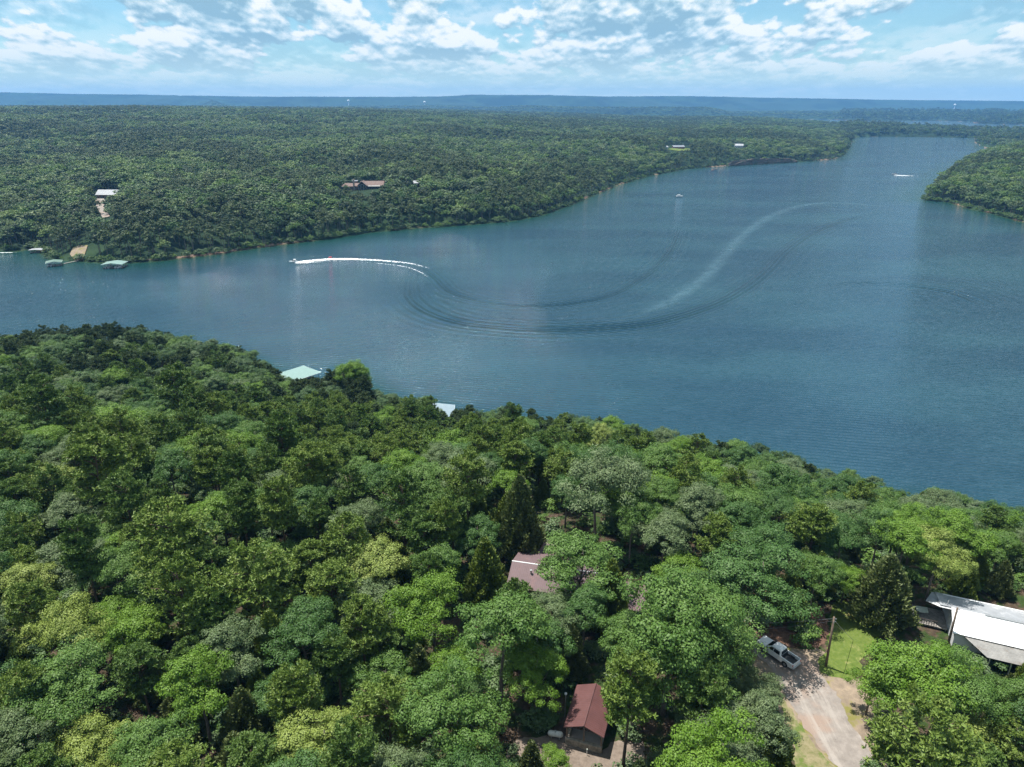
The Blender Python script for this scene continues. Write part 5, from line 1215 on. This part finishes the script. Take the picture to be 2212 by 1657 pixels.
def canoe(loc, rz, label, mat='rust_red', L_=7.5):
    r_ = empty('fishing_boat', loc, rz, label, 'boat', 'two reddish boats under the cliff')
    st = [(-.5, .75, .6), (0, .95, .62), (.32, .7, .7), (.5, .06, .85)]; mb = MB(); mb.loft([[(x * L_, -b_, z), (x * L_, -b_ * .6, .05), (x * L_, b_ * .6, .05), (x * L_, b_, z), (x * L_, b_ * .8, z - .05), (x * L_, 0, z - .25), (x * L_, -b_ * .8, z - .05)] for x, b_, z in st]); mb.build('hull', M[mat], r_)
    for x in (-.25, .05): mb = MB(); mb.box((x * L_, 0, .62), (.45, 1.2, .30)); mb.build('seat', M['tarp'], r_, bevel=.04)
    mb = MB(); mb.box((-.5 * L_ - .2, 0, .7), (.35, .35, .9)); mb.build('outboard_motor', M['black_plastic'], r_); return r_
q = on(712.8, 170.2); canoe((q.x, q.y, 0), R(20), 'nearer reddish boat with pale seats below the cliff')
q2 = on(715.3, 169.2); canoe((q2.x, q2.y, 0), R(10), 'farther dark red boat close under the cliff', 'brown_paint')
person('person', (q.x, q.y, .78), R(20), 'person sitting in the nearer reddish boat', 'sit', 'red_vinyl')

# ------------------------------------------------------------------ far houses
lg = empty('lodge', (LODGE.x, LODGE.y, LODGE.z - 1), R(3), 'large brown-roofed lodge on the far wooded bank above the water', 'house')
gable(lg, -3, 20, -5, 8, 1.5, 5.4, 9.2, 'siding_brown', 'shingle_brown', over=1.2)
gable(lg, -23, -5, -3, 6, 1.5, 4.6, 7.0, 'siding_brown', 'shingle_brown', over=1)
# the cross gable with the glass front
mb = MB(); sec = [(-4.6, -1), (4.6, -1), (4.6, 5.6), (0, 9.6), (-4.6, 5.6)]; mb.loft([[(x - 1.5, y, z) for x, z in sec] for y in (-9, 3)]); mb.build('wall', M['timber_dark'], lg)
mb = MB()
for s_ in (-1, 1): mb.slab([(-1.5, -10.5, 10.0), (-1.5 + s_ * 5.6, -10.5, 5.2), (-1.5 + s_ * 5.6, 4, 5.2), (-1.5, 4, 10.0)], .3)
mb.build('roof', M['shingle_brown'], lg)
for x in (-4.3, -1.5, 1.3): window(lg, (x, -9.0, 3.0 + (0 if x != -1.5 else .6)), 2.3, 5.0 + (1.2 if x == -1.5 else 0), -math.pi / 2, 2)
mb = MB(); mb.slab([(4.5, -5.2, 5.35), (18.5, -5.2, 5.35), (18.0, -9.5, 4.7), (4.8, -9.5, 4.7)], .15); mb.build('porch_roof', M['rusty_metal'], lg)
mb = MB(); mb.box((12, -7.5, .9), (16, 4.6, .3)); mb.build('deck', M['wood'], lg)
mb = MB(); [mb.box((x, -9.5, 1.6), (.18, .18, 1.2)) for x in np.linspace(4.2, 19.8, 14)]; mb.box((12, -9.5, 2.2), (16, .18, .14)); mb.build('railing', M['timber_dark'], lg)
for x in (6, 10, 14, 18): mb = MB(); mb.box((x, -9.2, 2.8), (.3, .3, 3.8)); mb.build('post', M['timber_dark'], lg)
for k in range(4): window(lg, (6.5 + k * 3.4, -5, 3.3), 2.0, 2.2, -math.pi / 2)
for k in range(3): window(lg, (-20 + k * 5, -3, 3.0), 1.8, 1.6, -math.pi / 2)
mb = MB(); mb.box((-11, -3.4, 5.4), (1.6, 1.3, 11)); mb.box((-11, -3.4, 11.1), (1.9, 1.6, .4)); mb.build('chimney', M['stone'], lg)
mb = MB(); mb.slab([(-14, 4, 8.9), (-8, 4, 8.9), (-8, 9, 9.4), (-14, 9, 9.4)], .2); mb.build('skylight_roof', M['grey_metal'], lg); mb = MB(); mb.box((-11, 6.5, 7), (5, 4, 3.8)); mb.build('wall', M['siding_brown'], lg)
br = empty('barn', (BARN.x, BARN.y + 2, BARN.z - .5), R(-2), 'brown barn with pale grey metal gable roof, far left bank', 'barn')
gable(br, -9.5, 9.5, -6, 6, 0, 4.4, 8.2, 'siding_brown', 'grey_metal', over=.8)
mb = MB(); mb.box((-4, -6.05, 1.7), (3.6, .1, 3.4)); mb.build('door', M['timber_dark'], br)
mb = MB(); mb.box((4, -6.05, 1.7), (3.6, .1, 3.4)); mb.build('door', M['timber_dark'], br); window(br, (9.5, 0, 3), 1.6, 1.4, 0)
def far_house(name, loc, rz, w_, d_, h_, r2, wall, roof, label):
    r_ = empty(name, loc, rz, label, 'house'); gable(r_, -w_ / 2, w_ / 2, -d_ / 2, d_ / 2, 0, h_, h_ + r2, wall, roof, over=.7)
    for k in range(max(2, int(w_ / 4))): window(r_, (-w_ / 2 + 2 + k * (w_ - 4) / max(1, int(w_ / 4) - 1), -d_ / 2, h_ * .55), 1.6, 1.5, -math.pi / 2)
    mb = MB(); mb.box((0, -d_ / 2 - .03, 1.05), (1.1, .06, 2.1)); mb.build('door', M['brown_paint'], r_); return r_
far_house('white_cottage', (HOUSE_W.x, HOUSE_W.y, HOUSE_W.z), R(-12), 17, 10, 4.2, 3.0, 'siding_white', 'aged_shaded_metal', 'white cottage with pale metal roof on top of the cliff')
far_house('bank_house', (HOUSE_B.x, HOUSE_B.y, HOUSE_B.z), R(4), 22, 9, 3.4, 2.4, 'brick', 'grey_metal', 'low reddish house behind a small lawn on the far bank')
far_house('small_cabin', (HOUSE_B.x - 26, HOUSE_B.y - 6, HOUSE_B.z), R(10), 8, 7, 3.4, 1.8, 'siding_white', 'aged_shaded_metal', 'small pale cabin left of the reddish bank house')
far_house('hidden_cabin', (SHED_F.x, SHED_F.y, SHED_F.z), R(20), 7, 6, 4.2, 2.0, 'timber_dark', 'aged_shaded_metal', 'tiny pale-roofed cabin in trees right of the lodge')
def far_patch(name, pts, mat):
    P = [hit(*p) for p in pts]; c = sum((Vector((p.x, p.y, 0)) for p in P), Vector()) / len(P)
    V = []; n = len(P); rings = 5; ok_ = []
    for k in range(rings + 1):
        for p in P:
            x = c.x + (p.x - c.x) * k / rings; y = c.y + (p.y - c.y) * k / rings; V.append((x, y, max(hgt(x, y), .1) + .7))
    F_ = [(k * n + i, k * n + (i + 1) % n, (k + 1) * n + (i + 1) % n, (k + 1) * n + i) for k in range(rings) for i in range(n)]
    mb = MB(); mb.add(V, F_); o_ = mb.build(name, mat); tag(o_, kind='structure'); return o_
far_patch('far_lawn', [(667, 149.5), (676, 151), (690, 151.5), (690, 149), (682, 148.5), (672, 148.5)], M['lawn'])
far_patch('farm_drive', [(96, 199), (104, 199), (106, 203), (103, 207), (107, 211), (110, 217), (103, 219), (99, 212), (95, 204)], M['gravel'])
far_patch('sand_ramp', [(73, 249), (80, 246), (88, 246), (86, 252), (84, 258), (82, 261.5), (74, 260.5), (70, 255)], M['dirt'])
far_patch('barn_yard', [(120, 192), (134, 191.5), (136, 194), (128, 197), (119, 197)], M['dirt'])
# water towers and masts on the horizon
def water_tower(px, py, y, label):
    x = (px - 512) / F * (y * cp + CZ * sp); zt = CZ + (103.7 - py) * y / F * .93; g = hgt(x, y); r_ = empty('water_tower', (x, y, g), 0, label, 'water tower', 'water towers before the ridge')
    h_ = zt - g; mb = MB(); mb.tube([(0, 0, h_ - 22), (0, 0, h_ - 16), (0, 0, h_ - 8), (0, 0, h_ - 2), (0, 0, h_)], [3, 10, 13, 9, 2], 20); mb.build('tank', M['white_paint'], r_, smooth=True)
    mb = MB(); mb.tube([(0, 0, -2), (0, 0, 4), (0, 0, h_ - 18)], [5, 3, 3], 14); mb.build('stem', M['white_paint'], r_, smooth=True)
water_tower(349.5, 100.2, 7600, 'white water tower farthest left before the ridge')
water_tower(425, 101.5, 7600, 'white water tower near the middle before the ridge')
water_tower(953, 104.0, 8000, 'small white water tower at the right before the ridge')
for px, hh, lab in ((500.5, 60, 'left of the two thin masts on the ridge'), (505, 60, 'right of the two thin masts on the ridge')):
    y = 9900; x = (px - 512) / F * (y * cp + CZ * sp); g = hgt(x, y); r_ = empty('radio_mast', (x, y, g - 5), 0, lab, 'mast', 'radio masts on the ridge')
    mb = MB(); mb.tube([(0, 0, 0), (0, 0, hh)], [1.6, .8], 6); mb.build('shaft', M['steel'], r_); mb = MB(); mb.tube([(0, 0, hh), (0, 0, hh + 14)], [.5, .2], 5); mb.build('antenna', M['steel'], r_)
# ------------------------------------------------------------------ air
mb = MB(); mb.box((0, 6400, 180), (30000, 16400, 380)); 
hz = bpy.data.materials.new('haze'); hz.use_nodes = True; t = NT(hz.node_tree); t.n.clear()
pv = t.node('ShaderNodeVolumePrincipled'); o = t.node('ShaderNodeOutputMaterial'); t.link(pv.outputs[0], o.inputs['Volume'])
pv.inputs['Density'].default_value = 7.0e-5; pv.inputs['Color'].default_value = (.18, .49, 1.0, 1); pv.inputs['Anisotropy'].default_value = 0.0
haze = mb.build('haze', hz); tag(haze, kind='stuff')
